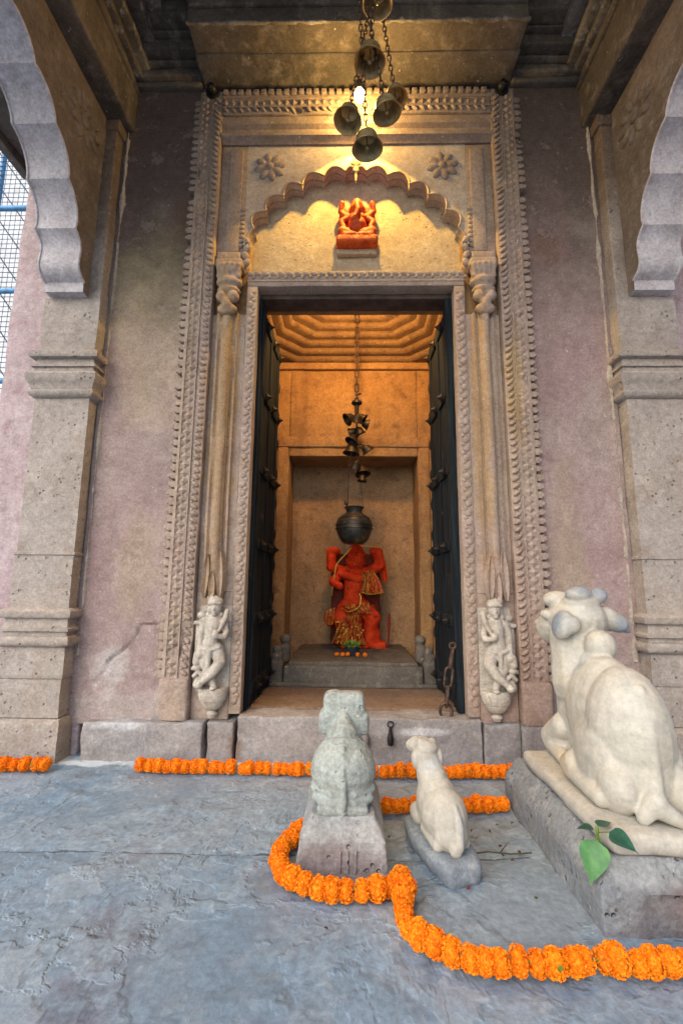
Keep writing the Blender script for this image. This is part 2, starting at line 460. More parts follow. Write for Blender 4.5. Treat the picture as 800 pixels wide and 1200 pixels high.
def floor_mat():
    N = NT('slate_flagstone'); v = N.coord(False)
    n1 = N.noise(v, 1.3, 7, .62, .3); n2 = N.noise(v, 4.2, 10, .72, .35); n3 = N.noise(v, 60, 5, .7); n5 = N.noise(v, 19, 8, .74, .2)
    n6 = N.noise(N.scale(v, (1, 1.3, 1)), 7.5, 10, .74, .3)
    c = N.mix(N.ramp(n1, .36, .62), (.175, .255, .335), (.27, .32, .36))
    c = N.mix(N.ramp(n2, .48, .60, 0, .6), c, (.27, .325, .37))
    c = N.mix(N.ramp(N.noise(v, 2.3, 8, .72, .4), .54, .66, 0, .7), c, (.155, .155, .195))
    c = N.mix(N.ramp(n6, .52, .70, 0, .45), c, (.36, .41, .45))
    c = N.mix(N.ramp(n6, .46, .30, 0, .28), c, (.12, .165, .21))
    c = N.mix(N.ramp(N.noise(v, 16, 8, .75), .60, .68, 0, .5), c, (.43, .45, .46))
    c = N.mix(1., c, N.mix(N.ramp(n3, .28, .72), (.74, .74, .74), (1.15, 1.15, 1.15)), 'MULTIPLY')
    c = N.mix(1., c, N.mix(N.ramp(n5, .3, .72), (.80, .80, .81), (1.14, 1.14, 1.13)), 'MULTIPLY')
    sx = N.node('ShaderNodeSeparateXYZ'); N.l.new(v, sx.inputs[0])
    wob = N.math('MULTIPLY', N.math('SUBTRACT', N.noise(v, 6, 6, .7), .5), .05)
    d1 = N.math('ABSOLUTE', N.math('ADD', N.math('ADD', sx.outputs['Y'], .695), N.math('ADD', N.math('MULTIPLY', sx.outputs['X'], -.012), wob)))
    w1 = N.ramp(N.noise(v, 9, 5, .7), .35, .65, .0, .0045)
    f1 = N.math('LESS_THAN', d1, w1)
    c = N.mix(N.math('MULTIPLY', f1, .7), c, (.03, .03, .028))
    d2 = N.math('ABSOLUTE', N.math('ADD', N.math('ADD', sx.outputs['X'], -.14), N.math('ADD', N.math('MULTIPLY', sx.outputs['Y'], .10), N.math('ADD', wob, .10))))
    f2 = N.math('MULTIPLY', N.math('LESS_THAN', d2, N.math('MULTIPLY', w1, .6)), N.math('LESS_THAN', sx.outputs['Y'], -.7))
    c = N.mix(N.math('MULTIPLY', f2, .7), c, (.06, .065, .07))
    wv = N.node('ShaderNodeVectorMath', operation='ADD'); N.l.new(v, wv.inputs[0])
    nz = N.node('ShaderNodeTexNoise'); N.l.new(v, nz.inputs['Vector']); nz.inputs['Scale'].default_value = 3.2; nz.inputs['Detail'].default_value = 7; nz.inputs['Roughness'].default_value = .65
    ns = N.node('ShaderNodeVectorMath', operation='SCALE'); N.l.new(nz.outputs['Color'], ns.inputs[0]); ns.inputs['Scale'].default_value = .5
    N.l.new(ns.outputs[0], wv.inputs[1])
    vo = N.node('ShaderNodeTexVoronoi', feature='DISTANCE_TO_EDGE'); N.l.new(wv.outputs[0], vo.inputs['Vector']); vo.inputs['Scale'].default_value = 1.7
    ck = N.math('MULTIPLY', N.math('LESS_THAN', vo.outputs['Distance'], .0035), N.ramp(N.noise(v, 2.1, 4, .6), .57, .63))
    c = N.mix(N.math('MULTIPLY', ck, .5), c, (.06, .065, .07))
    lime = N.math('ADD', N.math('MULTIPLY', N.math('ABSOLUTE', N.math('ADD', sx.outputs['Y'], .045)), 9.), N.math('MULTIPLY', N.math('SUBTRACT', N.noise(v, 7, 7, .7), .5), 2.2))
    c = N.mix(N.ramp(lime, .25, .55, .75, 0), c, (.60, .66, .70))
    nc = N.noise(v, 1.9, 6, .56, .25)                            # edges of the cleft layers
    stp_ = N.math('ADD', N.math('ADD', N.ramp(nc, .425, .447), N.ramp(nc, .497, .519)), N.math('ADD', N.ramp(nc, .564, .586), N.ramp(n1, .484, .498)))
    c = N.mix(N.ramp(nc, .568, .578, 0, .22), c, (.38, .42, .45)); c = N.mix(N.ramp(nc, .441, .434, 0, .25), c, (.14, .175, .215))
    h = N.math('ADD', N.math('MULTIPLY', stp_, .20), N.math('MULTIPLY', n2, .35))
    h = N.math('ADD', h, N.math('ADD', N.math('MULTIPLY', n3, .12), N.math('MULTIPLY', n5, .22)))
    N.bump(h, .012, 1.)
    return N.out(c, N.ramp(n5, .3, .7, .45, .7), .4)
M['floor'] = floor_mat()

# ------------------------------------------------------------------ ground
def build_ground():
    def axis(lo, hi, st, far):
        a = []; x = lo
        while x < hi - 1e-6: a.append(x); x += st
        a.append(hi)
        d = st * 4; l = [lo]; 
        while l[-1] > -far: l.append(l[-1] - d); d *= 2.2
        d = st * 4; r = [hi]
        while r[-1] < far: r.append(r[-1] + d); d *= 2.2
        return l[:0:-1] + a + r[1:]
    xs = axis(-1.7, 1.7, .0125, 80); ys = axis(-1.75, .05, .0125, 80)
    def seam(x, y):
        w = .010 * fbm((x * 5, y * 5, 1.))
        d = 9
        j1 = abs(y + .695 - .012 * x + w)                       # long joint across the porch
        if x < .95: d = min(d, j1 / (1. if x < -.0 else 1.3))
        if y > -.695: d = min(d, abs(x + 1.62 + w), abs(x - .36 + w) if y < -.3 else 9)
        else: d = min(d, abs(x - .14 + .10 * (y + 1) + w) * 1.6)
        return d
    vs = []; fs = []
    for y in ys:
        for x in xs:
            z = 0.
            if -1.71 < x < 1.71 and -1.76 < y < .06:
                t = fbm((x * 1.6, y * 2.1, 4.), 5) * .5 + .5
                q = t * 8; st = math.floor(q) + sstep(.42, .56, q - math.floor(q))   # cleft layers of the slate
                z += (st / 8 - .5) * .034 + .0022 * fbm((x * 16, y * 16, 2.), 4) + .0012 * fbm((x * 48, y * 48, 5.), 2)
                d = seam(x, y)
                z -= .004 * (1 - sstep(.002, .014, d))
                z *= sstep(1.75, 1.6, abs(x))
            vs.append((x, y, z - .002))
    nx = len(xs)
    for j in range(len(ys) - 1):
        for i in range(nx - 1):
            a = j * nx + i; fs.append((a, a + 1, a + nx + 1, a + nx))
    mb = MB(); mb.add(vs, fs)
    o = obj('ground', mb, M['floor']); o['kind'] = 'structure'
build_ground()

# ------------------------------------------------------------------ wall beside the doorway
def wall_panel(x0, x1, z0, z1, crack=False):
    mb = MB(); st = .0115
    nx = max(2, int((x1 - x0) / st)); nz = int((z1 - z0) / st)
    ck = [(-1.17, .30), (-1.125, .345), (-1.10, .40), (-1.05, .44), (-.99, .49), (-.965, .56), (-.90, .565), (-.80, .555)]
    def cz(x):
        for (a, b), (c, d) in zip(ck, ck[1:]):
            if a <= x <= c: return lerp(b, d, (x - a) / (c - a))
        return -9
    vs = []; fs = []
    for j in range(nz + 1):
        z = lerp(z0, z1, j / nz)
        for i in range(nx + 1):
            x = lerp(x0, x1, i / nx)
            y = -.006 * fbm((x * 2.5, 3., z * 2.5), 4) - .0022 * fbm((x * 14, 1., z * 14), 4)
            t = fbm((x * 4, 9., z * 3), 5)
            y += .0035 * sstep(.18, .24, t)                       # lost flakes of plaster
            if crack:
                c = cz(x) + .012 * fbm((x * 30, 0, 0), 3)
                if c > 0: y += .007 * (1 - sstep(c - .010, c, z)) + .011 * (1 - sstep(.0, .009, abs(z - c + .004)))
            vs.append((x, y, z))
    w = nx + 1
    for j in range(nz):
        for i in range(nx):
            a = j * w + i; fs.append((a, a + 1, a + w + 1, a + w))
    mb.add(vs, fs)
    mb.box(x0, x1, .03, .2, z0, z1)
    return mb
tw = thing('temple_wall', 'mauve and brown plastered temple wall on both sides of the carved doorway', 'wall')
obj('wall_panel', wall_panel(-1.26, -.80, .13, 3.5, True), M['wall'], tw, label='left wall panel with a long crack and lost plaster near its foot')
obj('wall_panel', wall_panel(.80, 1.26, .13, 3.5), M['wall'], tw, label='right wall panel, plain brown mauve plaster')
mb = MB(); mb.box(-.81, .81, .16, .2, 2.30, 3.5); mb.box(-1.26, 1.26, .03, .2, 3.5, 4.0); mb.box(-.83, -.552, .031, .16, .15, 3.49); mb.box(.552, .83, .031, .16, .15, 3.49); obj('wall_core', mb, M['cave'], tw)
for sx in (-1, 1):                       # lime mortar squeezed out along each corner
    rnd = random.Random(11 + sx); z = .42
    mb = MB(); k = 0
    vs = []; fs = []
    while z < 3.40:
        w = max(.0015, .007 + .016 * fbm((z * 6, sx * 3., 1), 4) + .006 * fbm((z * 31, sx, 4)))
        if fbm((z * 3.3, sx * 5., 7), 3) < -.12: w *= .15
        x = sx * (1.236 + .006 * fbm((z * 7, sx, 0), 3))
        vs += [(x - w * 1.1, .004, z), (x - w * .5, -.006 - w * .45, z), (x + w * .4, -.006 - w * .55, z), (x + w * 1.2, .004, z)]
        z += .009; k += 1
    for q in range(k - 1):
        for c in range(3): a = q * 4 + c; fs.append((a, a + 1, a + 5, a + 4))
    mb.add(vs, fs); obj('mortar_seam', mb, M['mortar'], tw)

# base course of stone blocks and the door step
stp = thing('stone_step', 'low grey stone door step and footing blocks under the doorway', 'step')
def blk(name, x0, x1, yf, z1, seed, r=.008):
    m_ = MB(); m_.rbox(x0, x1, yf, .10, -.03, z1, r, .014, .010, 9., seed); return obj(name, m_, M['step'], stp)
blk('threshold', -.50, .545, -.045, .182, 1.)
for i, (a, b, yf, z) in enumerate([(-1.165, -.885, -.045, .150), (-.88, -.635, -.075, .160), (-.625, -.51, -.05, .158), (.55, .70, -.05, .166), (.705, .885, -.07, .160), (.89, 1.17, -.045, .150)]):
    blk('footing_block', a, b, yf, z, 3. + i * 2.3)
t_ = thing('iron_latch', 'small dark iron latch hanging on the face of the door step', 'latch', (.155, -.052, .075))
mb = MB(); mb.lathe([(0, 0), (.012, .004), (.014, .03), (.008, .055), (.005, .075), (0, .078)], None, 10); mb.tube([(.012 * math.cos(a * .6), 0, .086 + .012 * math.sin(a * .6)) for a in range(11)], .003, 6, closed=True); obj('hasp', mb, M['iron'], t_)
mb = MB(); mb.rbox(-.03, .06, -.075, -.03, .005, .14, .02, .02, .012, 14, 9.); obj('mortar_lump', mb, M['step'], stp)

# ------------------------------------------------------------------ carved doorway
dw = thing('carved_doorway', 'carved sandstone door surround with toothed edges under a scalloped arch', 'doorway')
F = M['frame']
def border(sx):
    mb = MB()
    X = lambda a, b: (min(sx * a, sx * b), max(sx * a, sx * b))
    a, b = X(.715, .838); mb.rbox(a, b, -.046, .03, .158, 3.372, .005, .05, .002, 9, sx * 3.)
    a, b = X(.715, .845); mb.rbox(a, b, -.058, .03, .159, .335, .012, .03, .005, 9, sx * 5.)
    rnd = random.Random(3 + sx)
    z = .35
    while z < 3.33:                                            # stepped teeth
        if rnd.random() > .04:
            h = .0125 * rnd.uniform(.85, 1.1); x0, x1 = .836, .872 + rnd.uniform(-.004, .003)
            for (xa, xb, zz, hh) in ((x0, x1 - .010, z, h * 1.25), (x1 - .011, x1, z, h * .75)):
                a, b = X(xa, xb); mb.rbox(a, b, -.040, .005, zz - hh, zz + hh, .003, .05, .001, 30, z)
        z += .0405
    z = .36
    while z < 3.33:                                            # pyramid diamonds
        cx = sx * .795; w = .021; h = .0195; p = .011 * rnd.uniform(.75, 1.1); y = -.0475
        mb.add([(cx - w, y, z), (cx, y, z - h), (cx + w, y, z), (cx, y, z + h), (cx + rnd.uniform(-.002, .002), y - p, z)], [(0, 1, 4), (1, 2, 4), (2, 3, 4), (3, 0, 4)])
        for k in (-1, 1):
            c2 = sx * .795 + k * .0225
            mb.add([(c2 - k * .0, y, z + .0203 - .014), (c2 - k * .013, y, z + .0203), (c2, y, z + .0203 + .014), (c2 + k * .002, y - .007, z + .0203)], [(0, 1, 3), (1, 2, 3), (2, 0, 3)])
        z += .0405
    z = .36
    while z < 3.34:                                            # slanting leaf rope
        mb.ell((sx * .738, -.048, z), (.021, .013, .0105), (0, -sx * 38, 0), 8, 6)
        mb.ell((sx * .751, -.046, z + .017), (.010, .008, .007), (0, sx * 38, 0), 7, 5)
        z += .0335
    a, b = X(.764, .770); mb.box(a, b, -.052, -.04, .34, 3.36)
    a, b = X(.820, .826); mb.box(a, b, -.052, -.04, .34, 3.36)
    return mb
def worn(mb, amp=.0035, freq=6., seed=0.):
    for i, p in enumerate(mb.v):
        q = Vector(p); d = noise.noise_vector(q * freq + Vector((seed,) * 3)) * amp + noise.noise_vector(q * freq * 5) * amp * .45
        if q.y > .02: d *= 0
        chip = max(0., fbm(q * 7 + Vector((5 + seed, 2, 9)), 4) - .22) * .09
        if q.y < -.02: d.y += min(.020, chip)
        mb.v[i] = tuple(q + d)
    return mb
for sx in (-1, 1): obj('side_border', worn(border(sx), seed=sx * 2.), F, dw)
# top border
mb = MB()
mb.rbox(-.714, .714, -.046, .03, 3.225, 3.372, .005, .05, .002, 9, 2.)
x = -.70
while x < .705:
    mb.rbox(x - .014, x + .014, -.060, -.03, 3.340, 3.368, .003, .05, .001, 30, x)
    mb.add([(x - .02, -.0475, 3.295), (x, -.0475, 3.276), (x + .02, -.0475, 3.295), (x, -.0475, 3.314), (x, -.058, 3.295)], [(0, 1, 4), (1, 2, 4), (2, 3, 4), (3, 0, 4)])
    mb.ell((x, -.048, 3.250), (.021, .011, .010), (0, 38, 0), 8, 6)
    x += .0405
for z0, z1, y in ((3.318, 3.332, -.055), (3.262, 3.270, -.052)): mb.box(-.714, .714, y, -.03, z0, z1)
obj('top_border', worn(mb), F, dw)
mb = MB()                                                     # plain mouldings under it
mb.prism([(-.034, 3.222), (-.034, 3.195), (-.044, 3.185), (-.044, 3.165), (-.026, 3.150), (-.026, 3.120), (-.050, 3.105), (-.050, 3.088), (-.030, 3.074), (-.022, 3.062), (.03, 3.062), (.03, 3.222)], lambda u, v, a: (a, u, v), -.714, .714)
obj('top_moulding', mb, F, dw)
# colonettes with fillets, capitals and the pilasters above them
def weld(mb):
    key = {}; mp = []; vs = []
    for p in mb.v:
        k = tuple(round(c, 5) for c in p)
        if k not in key: key[k] = len(vs); vs.append(p)
        mp.append(key[k])
    mb.f = [tuple(mp[i] for i in f) for f in mb.f]; mb.v = vs
def colonette(sx):
    mb = MB()
    prof = [(.714, .03), (.714, -.006), (.694, -.006), (.690, -.020), (.678, -.027), (.668, -.018), (.662, -.018), (.658, -.034)]
    for k in range(7):
        a = math.pi * k / 6; prof.append((.634 + .022 * math.cos(a), -.036 - .020 * math.sin(a)))
    prof += [(.609, -.034), (.605, -.020), (.598, -.018), (.594, -.028), (.584, -.030), (.580, -.012), (.548, -.008), (.548, .03)]
    pts = [(sx * u, v) for u, v in prof]
    zz = [.71 + 1.37 * k / 26 for k in range(27)]
    for z0, z1 in zip(zz, zz[1:]): mb.prism(pts, lambda u, v, a: (u, v, a), z0, z1, caps=(z0 == zz[0], z1 == zz[-1]))
    # plain ground behind the guardian figure
    weld(mb)
    a, b = sorted((sx * .548, sx * .714)); mb.rbox(a, b, -.010, .03, .158, .709, .004, .04, .003, 9, sx)
    return mb
def capital(sx):
    pr = [('e', (sx * .634, -.03, 2.30), (.060, .045, .05)), ('b', (sx * .634, -.02, 2.335), (.068, .045, .022)),
          ('e', (sx * .634, -.03, 2.235), (.066, .052, .030)), ('b', (sx * .634, -.02, 2.262), (.060, .045, .010)),
          ('e', (sx * .634, -.03, 2.19), (.060, .048, .022)),
          ('e', (sx * .605, -.05, 2.150), (.030, .030, .030)), ('e', (sx * .662, -.05, 2.150), (.030, .030, .030)), ('e', (sx * .634, -.06, 2.105), (.026, .026, .034)),
          ('e', (sx * .634, -.045, 2.085), (.05, .03, .03))]
    for k in range(5): pr.append(('c', [(sx * (.594 + .02 * k), -.052 + .003 * abs(k - 2), 2.215), (sx * (.584 + .025 * k), -.068 + .004 * abs(k - 2), 2.315)], [.008, .014]))
    return sculpt(pr, .0055, 2, .002, 25, sx)
for sx in (-1, 1):
    obj('colonette', worn(colonette(sx), .003, 3.), F, dw)
    link('capital', capital(sx), F, dw)
    mb = MB(); a, b = sorted((sx * .578, sx * .714))
    mb.rbox(a, b, -.014, .03, 2.355, 3.06, .004, .05, .002, 9, sx * 2.)
    a, b = sorted((sx * .596, sx * .668)); mb.rbox(a, b, -.026, .0, 2.42, 3.03, .006, .05, .002, 9, sx * 2.)
    a, b = sorted((sx * .586, sx * .706)); mb.rbox(a, b, -.034, .0, 2.357, 2.415, .008, .05, .002, 9, sx * 2.)
    for k in range(9):
        mb.ell((sx * .589, -.018, 2.46 + k * .026), (.016, .010, .011), (0, sx * 40, 0), 8, 6)
    obj('upper_pilaster', mb, F, dw)
# inner band with the running leaf, round three sides of the opening
mb = MB()
for sx in (-1, 1):
    a, b = sorted((sx * .494, sx * .547)); mb.rbox(a, b, -.016, .16, .183, 2.232, .004, .05, .0018, 9, sx * 7.)
    z = .24
    while z < 2.22:
        mb.ell((sx * .526, -.017, z), (.017, .007, .017), (0, sx * 30, 0), 9, 6)
        mb.ell((sx * .512, -.017, z + .022), (.011, .005, .012), (0, -sx * 40, 0), 8, 5)
        z += .044
mb.rbox(-.547, .547, -.016, .16, 2.233, 2.318, .004, .05, .0018, 9, 7.)
x = -.535
while x < .54:
    mb.ell((x, -.017, 2.300), (.020, .008, .012), (0, 25, 0), 9, 6); mb.ell((x + .02, -.017, 2.283), (.012, .005, .009), (0, -30, 0), 8, 5)
    x += .041
mb.box(-.547, .547, -.020, -.01, 2.256, 2.264)
obj('inner_band', worn(mb, .0025), F, dw)

# scalloped arch in the tympanum panel
cusp = [(.057, 2.905), (.170, 2.878), (.282, 2.822), (.378, 2.758), (.467, 2.668), (.527, 2.565)]
def arcpts(p, q, bulge, n=7):
    (x0, z0), (x1, z1) = p, q
    mx, mz = (x0 + x1) / 2, (z0 + z1) / 2; dx, dz = x1 - x0, z1 - z0; L = math.hypot(dx, dz)
    nx, nz = -dz / L, dx / L
    if nx * mx + nz * (mz - 2.3) < 0: nx, nz = -nx, -nz
    out = []
    for k in range(1, n):
        t = k / n; s_ = math.sin(math.pi * t) ** .8
        out.append((x0 + dx * t + nx * bulge * s_, z0 + dz * t + nz * bulge * s_))
    return out
half = []
c_ = [(.0, 2.915)] + cusp + [(.566, 2.46), (.560, 2.345)]
bul = [.022, .042, .045, .046, .048, .046, .014, -.012]
for i in range(len(c_) - 1):
    half.append(c_[i]); half += arcpts(c_[i], c_[i + 1], bul[i])
half.append(c_[-1])
curve = [(-x, z) for x, z in half[:0:-1]] + half
poly = [(-.577, 2.325)] + curve + [(.577, 2.325), (.577, 3.061), (-.577, 3.061)]
mb = MB(); mb.prism(poly, lambda u, v, a: (u, a, v), -.012, .073)
obj('scalloped_arch', mb, M['arch_stone'], dw)
mb = MB()                                                     # raised lobes ("petals") along the arch edge
for i in range(len(c_) - 2):
    for s_ in (-1, 1):
        p, q = c_[i], c_[i + 1]
        ar = [(x, z) for x, z in [p] + arcpts(p, q, bul[i], 9) + [q]]
        mb.tube([(s_ * x, -.013, z) for x, z in ar], .0055, 6)
        ar2 = [(x, z) for x, z in [p] + arcpts(p, q, bul[i], 9) + [q]]
        mb.tube([(s_ * x, .03, z) for x, z in ar2], .004, 6)
obj('arch_beading', mb, F, dw)
mb = MB()
for s_ in (-1, 1):
    for k in range(4):
        mb.ell((s_ * (.556 + .006 * (k % 2)), -.020, 2.36 + k * .042), (.018, .014, .026), (0, s_ * (35 if k % 2 else -30), 0), 9, 7)
    mb.tube([(s_ * (.556 + .017 * math.cos(t * .55)), -.026, 2.455 + .020 * math.sin(t * .55)) for t in range(10)], .006, 6)
obj('leaf_scroll', mb, F, dw)
me = sculpt([('e', (0, .0, 2.918), (.020, .020, .028)), ('c', [(0, .0, 2.90), (0, .0, 2.845)], [.012, .004]), ('e', (0, -.012, 2.955), (.030, .016, .030))], .005, 1)
link('arch_pendant', me, F, dw)
mb = MB(); nx_ = 50
vs = []; fs = []
for j in range(36):
    for i in range(nx_ + 1):
        x = lerp(-.578, .578, i / nx_); z = lerp(2.318, 3.02, j / 35)
        vs.append((x, .0745 - .003 * fbm((x * 8, 3, z * 14), 4), z))
for j in range(35):
    for i in range(nx_): a = j * (nx_ + 1) + i; fs.append((a, a + 1, a + nx_ + 2, a + nx_ + 1))
mb.add(vs, fs); mb.box(-.578, .578, .080, .085, 2.318, 3.02)
obj('tympanum', mb, M['tymp'], dw)
for sx in (-1, 1):
    pr = [('e', (sx * .455, -.012, 2.93), (.022, .022, .022))]
    for k in range(8):
        a = k * math.pi / 4 + .2
        pr.append(('e', (sx * .455 + .052 * math.cos(a), -.012, 2.93 + .052 * math.sin(a)), (.036, .014, .021), (0, -math.degrees(a), 0)))
    link('flower_rosette', sculpt(pr, .0045, 2, .001, 30), F, dw)
# guardian figures carved at the feet of the colonettes
def guardian(sx):
    s = .93; T = lambda x, y, z: (x * s, -.042 + y * s, .292 + z * s)
    c = lambda pts, rr: ('c', [T(*p) for p in pts], [r_ * s for r_ in rr])
    e = lambda p, r_, rot=(0, 0, 0): ('e', T(*p), [a * s for a in r_], rot)
    pr = [
        # torso, belly, hips
        c([(-.006, 0, .200), (-.002, -.004, .240), (.004, 0, .285), (.006, 0, .310)], [.037, .032, .041, .034]),
        c([(-.036, 0, .308), (.046, 0, .306)], [.019, .019]), e((-.004, 0, .185), (.046, .033, .032)),
        c([(.006, 0, .315), (.008, -.004, .345)], [.017, .016]),
        # head with tall cap, hair knot, ears
        e((.009, -.008, .372), (.029, .030, .037)), e((.006, -.002, .400), (.037, .034, .030)), e((-.012, .004, .415), (.026, .024, .028)),
        e((-.018, .004, .418), (.017, .017, .017)), e((.010, -.037, .368), (.006, .009, .010)), e((.010, -.034, .352), (.010, .006, .004)), e((.009, -.030, .341), (.012, .010, .008)),
        c([(-.020, -.026, .392), (.010, -.040, .395), (.036, -.026, .392)], [.006, .007, .006]),
        e((-.024, 0, .362), (.009, .012, .018)), e((-.027, 0, .338), (.013, .012, .014)), e((.037, 0, .338), (.010, .012, .013)),
        # left arm hanging, hand on a club
        c([(-.042, 0, .305), (-.056, -.002, .250), (-.054, -.012, .205), (-.050, -.022, .170)], [.019, .017, .014, .013]), e((-.050, -.026, .155), (.018, .018, .018)),
        c([(-.064, -.026, .158), (-.062, -.022, .125)], [.014, .020]), e((-.060, -.018, .10), (.022, .018, .016)),
        # right arm bent up to the chest with a flower
        c([(.050, 0, .303), (.064, -.010, .262), (.060, -.022, .238)], [.018, .015, .014]), c([(.060, -.022, .238), (.030, -.046, .245)], [.014, .012]),
        e((.026, -.048, .252), (.016, .014, .020)), c([(.040, -.040, .27), (.060, -.026, .315), (.066, -.012, .355)], [.008, .012, .013]),
        # legs, crossed
        c([(-.024, 0, .180), (-.028, -.010, .125), (.000, -.016, .070), (.018, -.012, .022)], [.034, .028, .022, .016]), e((.022, -.024, .010), (.018, .028, .012)),
        c([(.022, 0, .180), (.044, -.012, .125), (.016, -.034, .075), (-.028, -.038, .040)], [.034, .028, .021, .015]), e((-.038, -.044, .026), (.018, .022, .018)),
        c([(-.044, -.024, .190), (-.004, -.040, .178), (.040, -.024, .190)], [.008, .009, .008]), c([(-.002, -.034, .175), (-.006, -.030, .11)], [.014, .008]),
        # companion stub and little pillar behind
        c([(-.052, .012, .05), (-.060, .0, .020)], [.022, .022]), c([(-.075, -.012, .06), (-.052, -.02, .082), (-.032, -.016, .060)], [.010, .010, .010]),
        ('b', T(-.062, .036, .19), (.026, .022, .10)), ('b', T(-.062, .030, .30), (.033, .026, .009)), ('b', T(-.062, .030, .09), (.033, .026, .009)), e((-.062, .024, .335), (.026, .022, .020)),
        ('b', T(.0, .045, .18), (.075, .012, .19)),
    ]
    me = sculpt(pr, .0032, 2, .0006, 40, sx, mirror=(sx > 0))
    o = link('guardian_figure', me, M['figure'], dw, loc=(sx * .622, 0, 0))
    o['label'] = 'left guardian figure in a cap, head turned to the door' if sx < 0 else 'right guardian figure in a cap, one hand at the chest'
    mb = MB(); Mx = Matrix.Translation((sx * .612, -.030, 0)) @ Matrix.Diagonal((1, .8, 1, 1))
    mb.lathe([(0, .172), (.016, .174), (.024, .188), (.016, .203), (.030, .208), (.045, .222), (.052, .242), (.056, .244), (.062, .262), (.064, .290), (.060, .297), (0, .298)], Mx, 22, amp=.003)
    obj('figure_bracket', mb, M['figure'], dw)
    mb = MB()                                                  # leaf blades above the figure
    for (dx, z0, z1, w) in ((-.034, .68, .875, .025), (.036, .68, .90, .025), (.0, .66, .80, .024)):
        n = 9; vs = []; fs = []
        for k in range(n + 1):
            t = k / n; ww = w * math.sin(math.pi * (t * .93 + .05)) ** .7; z = lerp(z0, z1, t); x = sx * .634 + dx * (1 - .25 * t)
            vs += [(x - ww, -.030, z), (x - ww * .6, -.062, z), (x, -.052, z), (x + ww * .6, -.062, z), (x + ww, -.030, z)]
        for k in range(n):
            for q in range(4): a = k * 5 + q; fs.append((a, a + 1, a + 6, a + 5))
        mb.add(vs, fs)
    obj('leaf_carving', mb, F, dw)
for sx in (-1, 1): guardian(sx)

# seated relief figure over the door
gr = thing('seated_relief', 'small orange painted seated figure with trunk and big ears on the panel over the door', 'relief', (0.008, .073, 2.42))
pr = [('b', (0, -.01, .175), (.098, .016, .10)), ('b', (0, -.045, .088), (.108, .045, .018)),
      ('e', (0, -.05, .185), (.050, .045, .046)), ('e', (0, -.045, .235), (.050, .035, .03)),
      ('c', [(-.03, -.06, .125), (-.075, -.06, .140), (-.07, -.07, .112), (-.01, -.075, .112)], [.030, .030, .022, .016]),
      ('c', [(.03, -.06, .125), (.075, -.06, .140), (.07, -.07, .112), (.01, -.075, .112)], [.030, .030, .022, .016]),
      ('e', (0, -.05, .285), (.040, .040, .042)), ('e', (0, -.04, .325), (.030, .03, .026)), ('e', (0, -.03, .345), (.018, .02, .02)),
      ('c', [(0, -.085, .285), (.004, -.095, .24), (-.012, -.098, .205), (-.03, -.095, .195)], [.018, .015, .012, .010]),
      ('e', (-.052, -.035, .287), (.024, .012, .036)), ('e', (.052, -.035, .287), (.024, .012, .036)),
      ('c', [(-.045, -.04, .245), (-.085, -.045, .215), (-.07, -.06, .17)], [.018, .016, .014]), ('c', [(.045, -.04, .245), (.085, -.045, .215), (.07, -.06, .17)], [.018, .016, .014]),
      ('c', [(-.05, -.035, .25), (-.09, -.035, .285), (-.08, -.045, .325)], [.014, .013, .015]), ('c', [(.05, -.035, .25), (.09, -.035, .285), (.08, -.045, .325)], [.014, .013, .015])]
link('figure_block', sculpt(pr, .0045, 2, .002, 40), M['orange'], gr)
mb = MB(); mb.rbox(-.105, .105, -.030, .0, .040, .072, .006, .03, .003, 20, 3.); obj('support_ledge', mb, M['tymp'], gr)

# ------------------------------------------------------------------ pilasters
def pilaster(sx, yb, yf, name, label):
    t = thing(name, label, 'pilaster', (sx * 1.395, (yb + yf) / 2, 0))
    L = (0, 0, 0); ox, oy = sx * 1.395, (yb + yf) / 2
    x0, x1 = -.135, .135; f_, b_ = yf - oy, yb - oy
    def part(nm, prof, amp=.003, **k):
        m_ = MB(); m_.stack(x0, x1, f_, b_, prof, .03, amp, sx * 3.1 + yf, **k); return obj(nm, m_, M['pilaster_l'] if False else M['pilaster'], t)
    part('footing', [(-.02, .022), (.150, .020), (.165, .008), (.172, -.02)], .008, maxdz=.025)
    part('base', [(.172, .002), (.330, .0), (.333, .006), (.345, .010), (.440, .006), (.462, .002), (.470, .020), (.480, .026), (.498, .026), (.508, .020), (.512, .006), (.528, .006), (.531, .018), (.542, .020), (.548, .008), (.585, .004), (.588, .020), (.596, .026), (.616, .026), (.624, .016), (.632, .0)], .003, maxdz=.03)
    part('shaft', [(.632, -.001), (.862, -.001), (.866, .005), (.876, .005), (.880, -.004), (1.610, -.004)], .0035)
    part('capital', [(1.610, .0), (1.620, .016), (1.632, .022), (1.640, .022), (1.650, .012), (1.672, .018), (1.695, .032), (1.722, .036), (1.734, .028), (1.738, .008), (1.762, .008), (1.764, .020), (1.774, .020), (1.777, .006), (1.806, .004), (1.810, .028), (1.816, .032), (1.838, .032), (1.846, .022), (1.85, .0), (1.87, -.003), (1.93, .004), (2.008, .006)], .002, maxdz=.02)
    part('impost', [(2.009, .004), (2.13, .003)], .003)
    # inner strip running up beside the arch to the beam
    m_ = MB(); xa, xb = sorted((-sx * .070, -sx * .135)); m_.rbox(xa, xb, f_, b_, 2.131, 3.165, .006, .03, .004, 9, sx)
    xa, xb = sorted((-sx * .060, -sx * .150)); m_.rbox(xa, xb, f_ - .012, b_, 3.1, 3.166, .008, .03, .003, 9, sx)
    xa, xb = sorted((-sx * .058, -sx * .076)); m_.rbox(xa, xb, f_ - .006, b_, 2.131, 3.10, .005, .03, .004, 9, sx * 4)
    obj('upper_strip', m_, M['pilaster'], t)
    return t
pilaster(-1, .04, -.07, 'wall_pilaster', 'grey sandstone wall pilaster standing on the wire screen side, beside the pink wall end')
